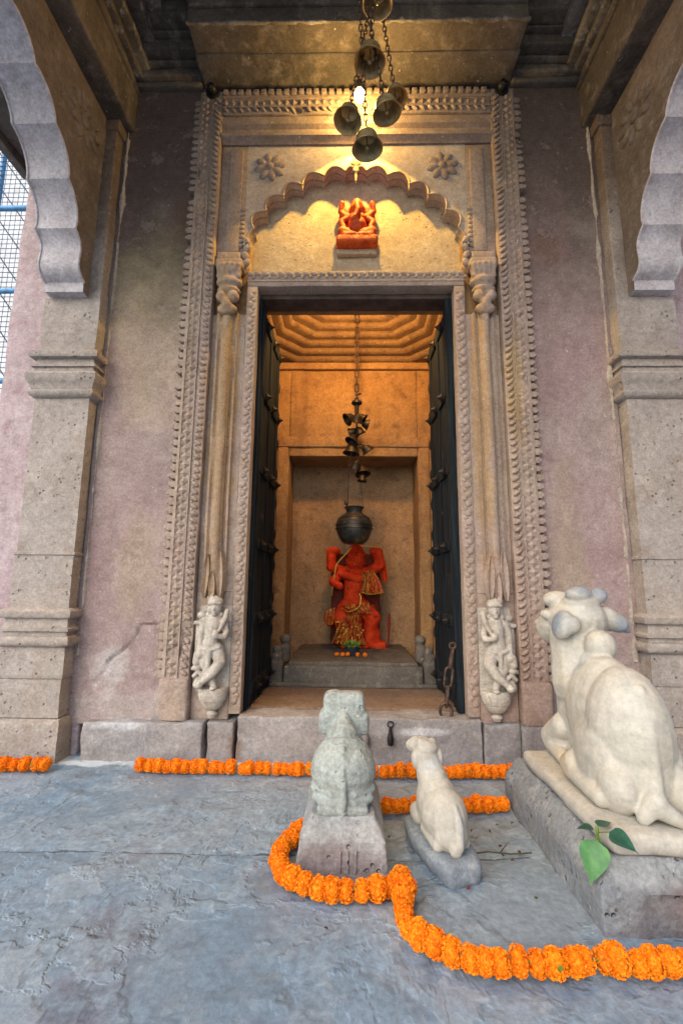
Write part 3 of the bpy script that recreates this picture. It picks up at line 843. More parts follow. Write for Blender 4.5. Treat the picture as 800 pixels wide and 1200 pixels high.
pilaster(1, .04, -.07, 'wall_pilaster', 'grey sandstone wall pilaster standing behind the big white bull')

# side arches (scalloped), spanning from the wall pilasters to the front of the porch
cy = [(-.095, 2.132), (-.118, 2.133), (-.122, 2.180), (-.228, 2.385), (-.312, 2.567), (-.432, 2.722), (-.584, 2.832), (-.735, 2.920), (-.905, 2.985), (-1.10, 3.02)]
def side_arch(sx):
    h = []
    bl = [0, 0, .030, .036, .036, .036, .032, .030, .026]
    for i in range(len(cy) - 1):
        (y0, z0), (y1, z1) = cy[i], cy[i + 1]
        h.append((y0, z0))
        if bl[i]:
            dy, dz = y1 - y0, z1 - z0; L = math.hypot(dy, dz); ny, nz = dz / L, -dy / L
            for k in range(1, 9):
                tt = k / 9
                if i == 2: b = math.sin(tt * 2 * math.pi) * (-.030 if tt < .5 else -.022)   # ogee foot
                else: b = math.sin(math.pi * tt) ** .75 * bl[i]
                h.append((y0 + dy * tt + ny * b, z0 + dz * tt + nz * b))
    h.append(cy[-1])
    full = h + [(-2.20 - y, z) for y, z in h[-2::-1]]
    poly = [(-.072, 2.132)] + full + [(-2.128, 2.132), (-2.128, 3.166), (-.072, 3.166)]
    xi, xo = sx * 1.318, sx * 1.505
    t = thing('side_arch', ('dark scalloped side arch with pale underside opening towards the wire screen' if sx < 0 else 'dark scalloped side arch with pale underside on the big white bull\'s side'), 'arch', (sx * 1.41, -1.1, 2.13))
    m_ = MB(); m_.prism([(y + 1.1, z - 2.13) for y, z in poly], lambda u, v, a: (a, u, v), xi - sx * 1.41, xo - sx * 1.41)
    me = m_.mesh('arch_slab'); me.materials.append(M['arch']); me.materials.append(M['intrados'])
    for p in me.polygons:
        if abs(p.normal.x) < .5 and p.normal.z < .75 and p.center.z < 1.0: p.material_index = 1
    link('arch_slab', me, None, t)
    m_ = MB()                                                     # raised rim on both faces
    m_.tube([(xi - sx * 1.41 - sx * .002, y + 1.1, z - 2.13) for y, z in full[2:-2]], .007, 6)
    m_.tube([(xo - sx * 1.41, y + 1.1, z - 2.13) for y, z in full[2:-2]], .007, 6)
    obj('arch_rim', m_, M['intrados'], t)
    pr = [('e', (xi - sx * 1.41, .86, .83), (.014, .035, .035))]
    for k in range(10):
        a = k * math.pi / 5
        pr.append(('e', (xi - sx * 1.41, .86 + .085 * math.cos(a), .83 + .085 * math.sin(a)), (.012, .045, .022), (math.degrees(a), 0, 0)))
    link('carved_rosette', sculpt(pr, .006, 2), M['arch'], t)
    return t
for sx in (-1, 1): side_arch(sx)
pilaster(-1, -2.13, -2.27, 'porch_pier', 'front left porch pier of grey sandstone') if False else None

# beams, cornice and ceiling of the porch
pc = thing('porch_ceiling', 'soot blackened stone ceiling with stepped cornice over the porch', 'ceiling', (0, 0, 0))
mb = MB(); mb.rbox(-1.75, 1.75, -2.45, .02, 3.80, 4.0, .01, .25, .006, 3); obj('ceiling_slab', mb, M['ceiling'], pc)
for sx in (-1, 1):
    mb = MB(); a, b = sorted((sx * 1.205, sx * 1.52)); mb.rbox(a, b, -2.40, .02, 3.167, 3.46, .012, .06, .006, 5, sx * 2)
    a, b = sorted((sx * 1.19, sx * 1.52)); mb.rbox(a, b, -2.40, .02, 3.40, 3.452, .01, .06, .005, 5, sx * 3)
    obj('side_beam', mb, M['ceiling'], pc)
    mb = MB()
    for (w, z0, z1) in ((1.165, 3.462, 3.505), (1.125, 3.507, 3.56), (1.135, 3.562, 3.58), (1.07, 3.582, 3.65), (1.0, 3.652, 3.72), (.95, 3.722, 3.80)):
        a, b = sorted((sx * w, sx * 1.52)); mb.rbox(a, b, -2.40, .02, z0, z1, .012, .05, .008, 7, sx * z0)
    obj('side_cornice', mb, M['flake'], pc)
    mb = MB()
    for (d, z0, z1) in ((.035, 3.43, 3.462), (.06, 3.464, 3.515), (.085, 3.517, 3.54), (.13, 3.542, 3.61), (.155, 3.612, 3.63), (.22, 3.632, 3.72), (.30, 3.722, 3.80)):
        a, b = sorted((sx * .84, sx * 1.21)); mb.rbox(a, b, -d, .02, z0, z1, .010, .04, .007, 7, sx * z0 + 3)
    obj('back_cornice', mb, M['flake'] if False else M['ceiling'], pc)
mb = MB()
mb.rbox(-.835, .835, -.165, .02, 3.445, 3.52, .008, .05, .006, 6, 3.)
mb.rbox(-.835, .835, -.295, -.16, 3.452, 3.55, .010, .05, .006, 6, 4.)
mb.rbox(-.838, .838, -.305, .02, 3.552, 3.60, .010, .05, .006, 6, 5.)
mb.rbox(-.85, .85, -.37, .02, 3.602, 3.68, .010, .05, .008, 6, 6.)
mb.rbox(-.87, .87, -.45, .02, 3.682, 3.80, .012, .05, .008, 6, 7.)
obj('lintel_block', mb, M['ceiling'], pc)
mb = MB(); mb.rbox(-.838, .838, -.300, -.285, 3.448, 3.460, .005, .02, .009, 30, 4.); obj('lintel_edge', mb, M['flake'], pc)
for sx in (-1, 1):
    h = thing('wall_hook', ('black iron boss at the left end of the top border' if sx < 0 else 'black iron boss at the right end of the top border'), 'hook', (sx * .772, -.06, 3.355))
    mb = MB(); mb.ell((0, -.01, 0), (.026, .028, .024)); mb.lathe([(0, -.02), (.036, -.012), (.036, .0), (0, .0)], Matrix.Rotation(R(90), 4, 'X'), 16); obj('boss', mb, M['iron'], h)
    mb = MB(); mb.tube([(.018 * math.cos(a * .5), -.04, -.012 + .018 * math.sin(a * .5)) for a in range(13)], .004, 6); obj('ring', mb, M['iron'], h)

# ------------------------------------------------------------------ shrine chamber
sc = thing('shrine_chamber', 'small ochre shrine room with ridged ceiling behind the doorway', 'room')
mb = MB(); mb.rbox(-.72, .72, .101, 1.5, .02, .186, .004, .04, .003, 5); obj('chamber_floor', mb, M['cave_floor'], sc)
mb = MB()
for a, b in ((-.74, -.62), (.62, .74)): mb.rbox(a, b, .205, 1.06, .187, 2.8, .004, .06, .006, 4, a)
mb.rbox(-.62, -.54, .165, .24, .187, 2.8, .004, .06, .003, 4, 1); mb.rbox(.54, .62, .165, .24, .187, 2.8, .004, .06, .003, 4, 2)
mb.box(-.5, .5, .163, .24, 2.236, 2.8)
obj('chamber_wall', mb, M['cave'], sc)
mb = MB()
mb.rbox(-.74, -.462, 1.06, 1.50, .187, 2.8, .008, .05, .006, 4, 1.); mb.rbox(.462, .74, 1.06, 1.50, .187, 2.8, .008, .05, .006, 4, 2.)
mb.rbox(-.4615, .4615, 1.06, 1.50, 1.655, 2.8, .008, .05, .006, 4, 3.)
mb.rbox(-.54, -.47, 1.048, 1.07, .32, 1.72, .006, .05, .004, 6, 2.); mb.rbox(.47, .54, 1.048, 1.07, .32, 1.72, .006, .05, .004, 6, 3.); mb.rbox(-.54, .54, 1.047, 1.069, 1.722, 1.80, .006, .05, .004, 6, 4.)
mb.rbox(-.62, .62, 1.03, 1.07, 2.31, 2.36, .008, .05, .004, 6, 4.)
obj('back_wall', mb, M['cave'], sc)
mb = MB(); mb.rbox(-.47, .47, 1.36, 1.49, .187, 1.66, .004, .04, .006, 5); obj('niche_back', mb, M['niche'], sc)
mb = MB()                                                     # corbelled octagonal rings
for k in range(8):
    sx_ = .615 - .058 * k; sy = .425 - .040 * k; z = 2.375 + .043 * k; ch = .19 - .012 * k
    def ring(a, b, c): return [(-a + c, -b), (a - c, -b), (a, -b + c), (a, b - c), (a - c, b), (-a + c, b), (-a, b - c), (-a, -b + c)]
    prof = [(0, .0), (.010, .004), (.020, .016), (.022, .028), (.014, .043)]
    rows = []
    for (d, dz) in [(-.06, .043), (-.06, .0)] + prof:
        rows.append([(x, .632 + y, z + dz) for x, y in ring(sx_ - d, sy - d, ch)])
    vs = [p for r_ in rows for p in r_]; fs = []
    for i in range(len(rows) - 1):
        for q in range(8): fs.append((i * 8 + q, i * 8 + (q + 1) % 8, (i + 1) * 8 + (q + 1) % 8, (i + 1) * 8 + q))
    mb.add(vs, fs)
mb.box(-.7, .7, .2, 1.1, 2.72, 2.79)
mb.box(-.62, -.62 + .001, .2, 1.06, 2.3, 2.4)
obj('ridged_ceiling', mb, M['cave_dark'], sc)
# wooden lintel over the doors
mb = MB(); mb.rbox(-.493, .493, .05, .162, 2.206, 2.2325, .004, .05, .003, 9); obj('wooden_lintel', mb, plain('dark_lintel_wood', (.075, .05, .04), .8, 0, .4, 14, .004), sc)

# door leaves
def leaf(sx, label):
    ang = 1.5 if sx < 0 else -1
    t = thing('door_leaf', label, 'door', (sx * (.500 if sx < 0 else .494), .070, .190), -ang)
    m_ = MB(); a, b = sorted((0, sx * -.0)); m_.rbox(-.022, .022, .02, .45, .006, 1.985, .004, .04, .002, 9, sx); obj('plank_panel', m_, M['wood'], t)
    for y0, y1 in ((.0, .05), (.405, .455), (.20, .235)):
        m_ = MB(); m_.rbox(-.030, .030, y0, y1, .002, 1.99, .005, .04, .002, 9, y0); obj('stile', m_, M['wood'], t)
    for z in (.05, .36, .72, 1.10, 1.50, 1.90):
        m_ = MB(); m_.rbox(-.034 if sx > 0 else -.03, .034 if sx < 0 else .03, .005, .46, z, z + .055, .006, .04, .003, 9, z)
        ra = obj('rail', m_, M['wood'], t)
        for y in (.10, .27, .44):
            m_ = MB()
            Mx = Matrix.Translation((-sx * .032, y, z + .028)) @ Matrix.Rotation(-sx * R(90), 4, 'Y')
            m_.lathe([(.022, 0), (.024, .007), (.014, .012), (.009, .020), (.0, .034)], Mx, 10)
            obj('spike', m_, M['iron'], ra)
    for k in range(11):                                        # bosses along the free edge
        m_ = MB(); z = .12 + k * .18; m_.ell((-sx * .010, .462, z), (.026, .018, .05)); obj('edge_boss', m_, M['iron'], t)
    return t
leaf(-1, 'black wooden door leaf with iron spikes and no chain, opened inward')
dl = leaf(1, 'blue black wooden door leaf with a rusty chain at its foot, opened inward')
t = thing('door_frame', 'narrow dark wooden door posts just inside the stone opening', 'door frame', (0, .06, .187))
for a, b in ((-.494, -.478), (.462, .494)):
    m_ = MB(); m_.rbox(a, b, -.02, .02, 0, 2.015, .004, .05, .003, 9, a); obj('post', m_, M['wood'], t)

def chain(mb, pts, link_l=.036, w=.011, r=.0035):
    pts = [Vector(p) for p in pts]; d = 0.; k = 0
    tot = sum((b - a).length for a, b in zip(pts, pts[1:]))
    def at(s_):
        for a, b in zip(pts, pts[1:]):
            L = (b - a).length
            if s_ <= L: return a.lerp(b, s_ / L), (b - a).normalized()
            s_ -= L
        return pts[-1], (pts[-1] - pts[-2]).normalized()
    n = max(1, int(tot / (link_l - 2.2 * r)))
    for k in range(n):
        c, tdir = at((k + .5) * tot / n)
        a = Vector((1, 0, 0)) if abs(tdir.x) < .8 else Vector((0, 1, 0))
        u = tdir.cross(a).normalized(); v_ = tdir.cross(u)
        if k % 2: u, v_ = v_, u
        h = link_l / 2 - w
        loop = []
        for q in range(12):
            an = 2 * math.pi * q / 12
            s_ = math.sin(an); loop.append(c + u * (w * math.cos(an)) + tdir * (w * s_ + (h if s_ > 0 else -h)))
        mb.tube(loop, r, 5, closed=True)
mb = MB(); chain(mb, [(-.048, -.03, .27), (-.075, -.045, .14), (-.090, -.06, .03)], .085, .017, .006)
mb.tube([(-.092 + .026 * math.cos(a * .45), -.06, .012 + .034 * math.sin(a * .45)) for a in range(14)], .007, 6, closed=True)
mb.tube([(-.048 + .014 * math.cos(a * .45), -.03, .285 + .012 * math.sin(a * .45)) for a in range(14)], .006, 6, closed=True)
obj('hasp_chain', mb, M['rust'], dl)

# altar platform with corner stubs
t = thing('altar_platform', 'low grey stone altar platform with knobbed corner posts in the shrine', 'altar', (0, .52, .187))
mb = MB(); mb.rbox(-.385, .385, 0, .9, -.001, .110, .01, .035, .006, 9, 2.); mb.rbox(-.365, .365, .035, .9, .10, .128, .01, .035, .005, 9, 3.); mb.rbox(-.47, .47, -.014, .5, -.002, .022, .008, .035, .004, 9, 5.)
obj('platform_block', mb, M['altar'], t)
for x in (-.43, .43):
    me = sculpt([('b', (x, .06, .06), (.04, .05, .08)), ('e', (x, .05, .15), (.036, .036, .03)), ('e', (x, .05, .19), (.026, .026, .026)), ('b', (x, .06, .165), (.03, .03, .008)), ('b', (x * .92, .14, .16), (.03, .04, .05)), ('e', (x * .92, .14, .24), (.035, .035, .03))], .006, 2, .003, 20)
    link('corner_post', me, M['altar'], t)

# ------------------------------------------------------------------ the red idol
idl = thing('red_idol', 'vermilion painted dancing stone idol dressed in gold trimmed cloth in the niche', 'idol', (.012, 1.20, .310))
mb = MB(); mb.rbox(-.165, .185, .035, .075, .0, .66, .03, .03, .006, 9, 3.); obj('back_slab', mb, plain('gap_shade_slab', (.12, .022, .014), .9), idl)  # slab coloured dark to stand in for the shaded gaps around the arms
pr = [('b', (.02, .03, .15), (.13, .030, .15)),
      ('c', [(.0, -.01, .30), (-.01, -.03, .38), (.01, -.02, .47), (.02, -.02, .50)], [.085, .066, .085, .070]),
      ('c', [(-.085, -.02, .52), (.10, -.02, .52)], [.045, .045]),
      ('c', [(.012, -.02, .53), (.012, -.03, .575)], [.036, .036]),
      ('e', (.012, -.060, .605), (.060, .058, .070)), ('e', (.012, -.045, .655), (.066, .058, .045)), ('e', (.012, -.04, .69), (.05, .05, .03)), ('e', (.012, -.120, .600), (.013, .016, .020)), ('e', (.012, -.112, .570), (.024, .012, .008)),
      ('e', (-.012, -.113, .622), (.015, .010, .009)), ('e', (.036, -.113, .622), (.015, .010, .009)), ('c', [(-.04, -.092, .645), (.012, -.112, .652), (.064, -.092, .645)], [.010, .012, .010]),
      ('e', (-.048, -.02, .60), (.012, .02, .03)), ('e', (.072, -.02, .60), (.012, .02, .03)),
      # upper pair of arms raised to the corners
      ('c', [(-.09, -.01, .53), (-.165, -.03, .56), (-.165, -.03, .645)], [.040, .036, .036]), ('e', (-.150, -.035, .672), (.052, .034, .030)),
      ('c', [(.105, -.01, .53), (.180, -.03, .57), (.170, -.03, .645)], [.040, .038, .038]), ('e', (.155, -.035, .670), (.05, .034, .034)),
      # lower pair: one across the chest, one bent
      ('c', [(-.095, -.02, .515), (-.15, -.05, .455), (-.10, -.085, .425)], [.038, .032, .026]), ('c', [(.10, -.03, .505), (.03, -.085, .475), (-.075, -.105, .505)], [.036, .032, .024]), ('e', (-.095, -.105, .515), (.026, .022, .026)),
      ('c', [(.11, -.02, .50), (.16, -.04, .44), (.12, -.07, .40)], [.036, .032, .026]),
      # hips and legs, one knee out
      ('e', (-.005, -.02, .285), (.105, .07, .065)),
      ('c', [(-.05, -.02, .27), (-.085, -.07, .20), (-.07, -.04, .10), (-.07, -.05, .03)], [.070, .060, .042, .034]), ('e', (-.07, -.08, .02), (.03, .055, .02)),
      ('c', [(.06, -.02, .27), (.130, -.05, .21), (.110, -.03, .13), (.085, -.03, .05)], [.068, .055, .05, .042]), ('e', (.085, -.07, .02), (.03, .055, .02)),
      ('e', (.12, -.03, .10), (.055, .05, .085)), ('b', (.06, .0, .022), (.16, .085, .025)), ('e', (-.165, -.02, .20), (.045, .035, .055)), ('b', (.12, .0, .08), (.065, .06, .06))]
link('body', sculpt(pr, .0055, 2, .003, 26), M['red'], idl)
def drape(rows, thick=.006, nfold=7, fold=.010):
    """cloth sheet between successive (left, right) point pairs, pleated"""
    mb = MB(); vs = []; n = 28
    for (a, b) in rows:
        a = Vector(a); b = Vector(b)
        for k in range(n + 1):
            t_ = k / n; p = a.lerp(b, t_); p.y -= fold * math.cos(t_ * nfold * 2 * math.pi) + .030 * math.sin(math.pi * t_)
            vs.append(p)
    m_ = len(rows); fs = []
    for i in range(m_ - 1):
        for k in range(n): q = i * (n + 1) + k; fs.append((q, q + 1, q + n + 2, q + n + 1))
    off = len(vs); vs += [p + Vector((0, thick, 0)) for p in vs]
    fs += [tuple(off + i for i in f[::-1]) for f in fs]
    mb.add(vs, fs); return mb
mb = drape([((-.06, -.075, .275), (.05, -.085, .265)), ((-.085, -.115, .20), (.045, -.12, .19)), ((-.115, -.125, .11), (.06, -.13, .10)), ((-.15, -.125, .045), (.085, -.13, .035))])
obj('skirt_cloth', mb, M['cloth'], idl)
mb = drape([((.055, -.085, .525), (.13, -.055, .54)), ((.055, -.105, .46), (.175, -.075, .47)), ((.045, -.11, .39), (.20, -.08, .39)), ((.085, -.10, .365), (.205, -.08, .375))], nfold=5)
obj('shawl', mb, M['cloth'], idl)
mb = drape([((-.09, -.085, .300), (.10, -.085, .315)), ((-.05, -.125, .275), (.11, -.11, .27)), ((.02, -.12, .245), (.12, -.105, .24))], nfold=6, fold=.006)
obj('waist_cloth', mb, M['cloth'], idl)
mb = drape([((-.19, -.045, .26), (-.13, -.075, .28)), ((-.20, -.05, .21), (-.135, -.085, .22)), ((-.195, -.04, .165), (-.15, -.07, .16))], nfold=3, fold=.006)
obj('side_cloth', mb, M['cloth'], idl)
mb = drape([((.10, -.02, .695), (.20, .0, .675)), ((.18, -.01, .62), (.225, .0, .60)), ((.19, 0, .53), (.235, .0, .50)), ((.20, 0, .47), (.24, .0, .46))], nfold=3, fold=.005)
obj('veil', mb, M['red'], idl)
def trim(pts, r):
    m_ = MB(); m_.tube(spline_(pts), r * .75, 7); obj('gold_trim', m_, M['gold'], idl)
def spline_(p):
    out = []; P = [Vector(c) for c in p]; P = [P[0] * 2 - P[1]] + P + [P[-1] * 2 - P[-2]]
    for i in range(1, len(P) - 2):
        for k in range(8):
            u = k / 8; a, b, c, d = P[i - 1:i + 3]
            q = .5 * (2 * b + (c - a) * u + (2 * a - 5 * b + 4 * c - d) * u * u + (3 * b - a - 3 * c + d) * u ** 3)
            out.append(q + Vector((.003 * fbm(q * 60), 0, .003 * fbm(q * 50 + Vector((3, 3, 3))))))
    return out + [P[-2]]
trim([(.05, -.05, .705), (-.01, -.07, .700), (-.075, -.075, .635), (-.125, -.08, .575), (-.14, -.075, .49), (-.155, -.06, .40), (-.16, -.05, .36)], .007)
trim([(.0, -.06, .702), (.09, -.055, .708), (.165, -.05, .698), (.195, -.04, .66), (.215, -.03, .58)], .006)
trim([(.055, -.125, .52), (.075, -.13, .47), (.06, -.14, .40)], .006)
trim([(-.09, -.12, .275), (-.04, -.155, .255), (.03, -.15, .285), (.045, -.135, .34), (.035, -.12, .375)], .006)
trim([(.045, -.145, .385), (.12, -.135, .372), (.20, -.10, .385)], .006)
trim([(-.085, -.145, .20), (-.12, -.155, .11), (-.15, -.15, .045)], .006)
mb = MB()
for k in range(30):
    a = random.random(); mb.ell((lerp(-.13, .07, random.random()), -.165, lerp(.04, .19, a)), (.005, .004, .005), (0, 0, 0), 6, 4)
obj('sequins', mb, M['gold'], idl)
t = thing('red_rod', 'thin dark red rod leaning beside the red idol', 'rod', (.245, 1.16, .315))
mb = MB(); mb.tube([(0, 0, 0), (.008, .01, .10), (.012, .03, .20), (.018, .05, .235)], [.007, .008, .012, .005], 8); obj('rod', mb, plain('dark_red_wood', (.16, .014, .01), .6), t)
# offerings at the idol's feet
t = thing('offering_bowl', 'small dark bowl of green leaves set before the red idol', 'bowl', (.0, .80, .3165))
mb = MB(); mb.lathe([(0, 0), (.030, 0), (.036, .012), (.046, .045), (.050, .052), (.044, .050), (.034, .015), (0, .012)], None, 20); obj('bowl', mb, plain('dark_blue_bowl', (.03, .035, .05), .5), t)
mb = MB(); rnd = random.Random(4)
for k in range(40):
    a = rnd.uniform(0, 6.28); r_ = rnd.uniform(0, .055); z = rnd.uniform(.045, .085)
    Mx = Matrix.Translation((r_ * math.cos(a) - .01, r_ * math.sin(a), z)) @ Euler((rnd.uniform(-1, 1), rnd.uniform(-1, 1), a)).to_matrix().to_4x4()
    mb.add([Mx @ Vector(p) for p in ((-.016, 0, 0), (0, -.008, .003), (.018, 0, 0), (0, .008, .003))], [(0, 1, 2, 3)])
obj('leaves', mb, plain('bright_leaf', (.10, .20, .03), .5), t)

# ------------------------------------------------------------------ marigolds
def flower_mesh(seed, r=.0255, th=.0205):
    rnd = random.Random(seed); mb = MB()
    mb.ell((0, 0, 0), (th * .80, r * .86, r * .86), (0, 0, 0), 16, 9)
    n = 300
    for i in range(n):
        z = 1 - 2 * (i + .5) / n; a = i * 2.39996 + rnd.uniform(-.25, .25)
        rr = math.sqrt(max(0, 1 - z * z))
        d = Vector((z, rr * math.cos(a), rr * math.sin(a)))
        # a puck: flat sides, round rim
        q = Vector((math.copysign(abs(d.x) ** .8, d.x) * th * .92, d.y * r * .93 / max(.55, rr ** .35), d.z * r * .93 / max(.55, rr ** .35)))
        nrm = Vector((d.x / th, d.y / r, d.z / r)).normalized()
        c = q * rnd.uniform(.88, 1.03)
        u = nrm.cross(Vector((rnd.uniform(-1, 1), rnd.uniform(-1, 1), rnd.uniform(-1, 1)))).normalized(); w = nrm.cross(u)
        s_ = r * rnd.uniform(.11, .18)
        tip = c + nrm * s_ * rnd.uniform(.35, .8)
        mb.add([c - u * s_ * .8, c + w * s_ * .35 - nrm * s_ * .2, c + u * s_ * .8, tip + u * s_ * .9 + w * s_ * .35, tip + w * s_ * .75 + nrm * s_ * .15, tip - u * s_ * .9 + w * s_ * .35], [(0, 1, 4, 5), (1, 2, 3, 4)])
    me = mb.mesh('marigold'); me.materials.append(M['marigold']); return me
FM = [flower_mesh(11 + i) for i in range(6)]
def spline(ctrl, n=24):
    out = []; P = [Vector(c) for c in ctrl]; P = [P[0] * 2 - P[1]] + P + [P[-1] * 2 - P[-2]]
    for i in range(1, len(P) - 2):
        for k in range(n):
            t = k / n; p0, p1, p2, p3 = P[i - 1:i + 3]
            out.append(.5 * ((2 * p1) + (p2 - p0) * t + (2 * p0 - 5 * p1 + 4 * p2 - p3) * t * t + (3 * p1 - p0 - 3 * p2 + p3) * t ** 3))
    out.append(P[-2]); return out
def garland(label, ctrl, s0, s1, spacing=.0365, gaps=(), seed=0):
    rnd = random.Random(seed)
    o0 = Vector((ctrl[0][0], ctrl[0][1], 0))
    t = thing('marigold_garland', label, 'garland', o0, 0, 'marigold garlands on the stone floor')
    pts = spline([(x, y, 0) for x, y in ctrl])
    cum = [0.]
    for a, b in zip(pts, pts[1:]): cum.append(cum[-1] + (b - a).length)
    s_ = 0.; i = 0; k = 0; string = []
    while s_ < cum[-1]:
        while i < len(cum) - 2 and cum[i + 1] < s_: i += 1
        f = (s_ - cum[i]) / max(1e-6, cum[i + 1] - cum[i]); p = pts[i].lerp(pts[i + 1], f); d = (pts[i + 1] - pts[i]).normalized()
        sc_ = lerp(s0, s1, s_ / cum[-1]) * rnd.uniform(.88, 1.13)
        string.append(p + Vector((0, 0, .031 * sc_)) - o0)
        if not any(a < s_ / cum[-1] < b for a, b in gaps):
            o = bpy.data.objects.new('marigold', FM[rnd.randrange(6)]); COL.objects.link(o); o.parent = t
            o.location = p - o0 + Vector((rnd.uniform(-.004, .004), rnd.uniform(-.004, .004), .0272 * sc_))
            o.rotation_euler = Euler((rnd.uniform(0, 6.28), rnd.uniform(-.14, .14), math.atan2(d.y, d.x) + rnd.uniform(-.22, .22)))
            o.scale = (sc_ * rnd.uniform(.9, 1.12), sc_ * rnd.uniform(.95, 1.05), sc_); k += 1
        s_ += spacing * sc_ * rnd.uniform(.88, 1.12)
    for f in ((.42, .8) if len(string) > 40 else (.97,)):
        q = string[int(f * (len(string) - 1))]
        m_ = MB(); m_.add([q + Vector(p) for p in ((-.006, -.024, .004), (.0, -.030, .012), (.006, -.028, .008), (.0, -.026, -.004))], [(0, 1, 2, 3)]); obj('green_leaf', m_, M['stem'], t)
    m_ = MB(); m_.tube(string[::2] + [string[-1]], .003, 5); obj('string', m_, M['stem'], t)
    return t
garland('short orange marigold garland lying before the pilaster near the wire screen', [(-1.85, -.17), (-1.60, -.185), (-1.42, -.180), (-1.215, -.170)], .98, .98, seed=1)
garland('straight orange marigold garland along the foot of the door step', [(-.845, -.165), (-.7, -.172), (-.4, -.172), (-.1, -.178), (.2, -.180), (.5, -.172), (.70, -.165), (.82, -.16)], .95, 1.0, seed=2)
garland('long winding orange marigold garland looping round the grey bull statue and past the plinth', [(.50, -.435), (.38, -.448), (.25, -.450), (.12, -.462), (-.02, -.50), (-.12, -.575), (-.180, -.660), (-.205, -.745), (-.185, -.825), (-.120, -.872), (-.04, -.892), (.045, -.888), (.092, -.860), (.108, -.835), (.118, -.862), (.103, -.925), (.110, -1.000), (.162, -1.055), (.235, -1.082), (.34, -1.090), (.46, -1.080), (.58, -1.080), (.72, -1.082), (.86, -1.09)], .92, .95, spacing=.0350, seed=3)
rnd = random.Random(9)
for k, (x, y) in enumerate([(-.095, .74), (-.06, .735), (-.03, .75), (.03, .735), (.075, .73)]):
    o = bpy.data.objects.new('loose_marigold', FM[k]); COL.objects.link(o); o.location = (x, y, .331); o.scale = (.5,) * 3; o.rotation_euler = (k, 1.2, k * .7)
    tag(o, 'small loose orange flower lying on the altar edge before the red idol', 'flower', 'loose flowers on the altar edge')

# ------------------------------------------------------------------ bull statues
def bull(head_yaw=0.):
    hy = R(head_yaw); fx, fy = -math.sin(hy), math.cos(hy); rx, ry = math.cos(hy), math.sin(hy)
    H = Vector((-.012, .115, .430))
    def h(r_, f, z): return (H.x + rx * r_ + fx * f, H.y + ry * r_ + fy * f, H.z + z)
    hr = (0, 0, head_yaw)
    pr = [('e', (0, -.02, .185), (.132, .205, .168)), ('e', (0, -.155, .165), (.138, .135, .175)), ('e', (0, .11, .18), (.120, .12, .175)), ('e', (0, -.20, .09), (.115, .09, .10)),
          ('c', [(0, -.13, .27), (0, .03, .31)], [.065, .060]),
          ('e', (.012, .015, .375), (.050, .050, .047)),
          ('c', [(0, .10, .25), (-.004, .12, .34), (H.x, H.y + .01, H.z - .02)], [.118, .104, .088]),
          ('c', [(-.01, .20, .30), (0, .225, .20), (0, .225, .10)], [.045, .045, .05]),
          ('e', h(0, 0, .015), (.088, .090, .075), hr), ('c', [h(0, .03, .005), h(0, .075, -.008), h(0, .098, -.018)], [.074, .066, .058]), ('e', h(0, .116, -.018), (.054, .030, .042), hr),
          ('e', h(-.026, .137, -.004), (.015, .013, .015)), ('e', h(.026, .137, -.004), (.015, .013, .015)), ('c', [h(-.035, .128, -.038), h(0, .142, -.040), h(.035, .128, -.038)], [.010, .012, .010]),
          ('e', h(-.02, .055, .078), (.050, .045, .030), hr), ('e', h(0, -.02, .072), (.066, .05, .034), hr),
          ('e', h(-.070, .060, .030), (.014, .024, .016), hr), ('e', h(.070, .060, .030), (.014, .024, .016), hr),
          ('e', h(-.026, -.035, .098), (.046, .034, .026), hr), ('e', h(.052, -.045, .094), (.027, .026, .026)),
          ('e', h(-.092, -.025, .002), (.026, .050, .046), (0, 15, head_yaw - 20)), ('e', h(-.086, -.05, .005), (.03, .03, .03)),
          ('c', [h(.080, -.035, .022), h(.120, -.055, .004)], [.040, .030]), ('c', [h(.120, -.055, .004), h(.150, -.066, -.018)], [.030, .010]),
          # folded forelegs
          ('c', [(-.085, .13, .11), (-.112, .215, .055), (-.108, .205, .036)], [.05, .038, .036]), ('c', [(-.108, .21, .034), (-.118, .10, .026)], [.034, .026]),
          ('c', [(.085, .13, .11), (.112, .215, .055), (.108, .205, .036)], [.05, .038, .036]), ('c', [(.108, .21, .034), (.118, .10, .026)], [.034, .026]),
          # folded hind legs
          ('e', (-.108, -.12, .10), (.050, .125, .10)), ('c', [(-.132, -.03, .055), (-.142, .0, .042)], [.040, .034]), ('c', [(-.142, -.005, .032), (-.138, -.21, .026)], [.032, .026]),
          ('e', (.108, -.12, .10), (.050, .125, .10)), ('c', [(.132, -.03, .055), (.142, .0, .042)], [.040, .034]), ('c', [(.142, -.005, .032), (.138, -.21, .026)], [.032, .026]),
          # tail, ending in a tuft on the slab
          ('c', [(.0, -.235, .29), (.0, -.274, .20), (-.002, -.284, .11), (-.012, -.290, .05)], [.020, .020, .018, .024]), ('c', [(-.012, -.290, .05), (-.055, -.295, .014)], [.030, .018]), ('c', [(-.012, -.290, .04), (.06, -.31, .012)], [.030, .016]), ('e', (-.085, -.215, .06), (.062, .075, .07)), ('e', (.085, -.215, .06), (.062, .075, .07)),
          ('e', (-.075, .165, .07), (.06, .07, .07)), ('e', (.075, .165, .07), (.06, .07, .07))]
    for k in range(22):
        a = -1.5 + k * 3.0 / 21
        for (q, zz) in ((0, .0), (.014, -.026)):
            pr.append(('e', (.115 * math.sin(a), .113 + .113 * math.cos(a), .322 + zz - .03 * math.cos(a)), (.008, .008, .011)))
    return pr
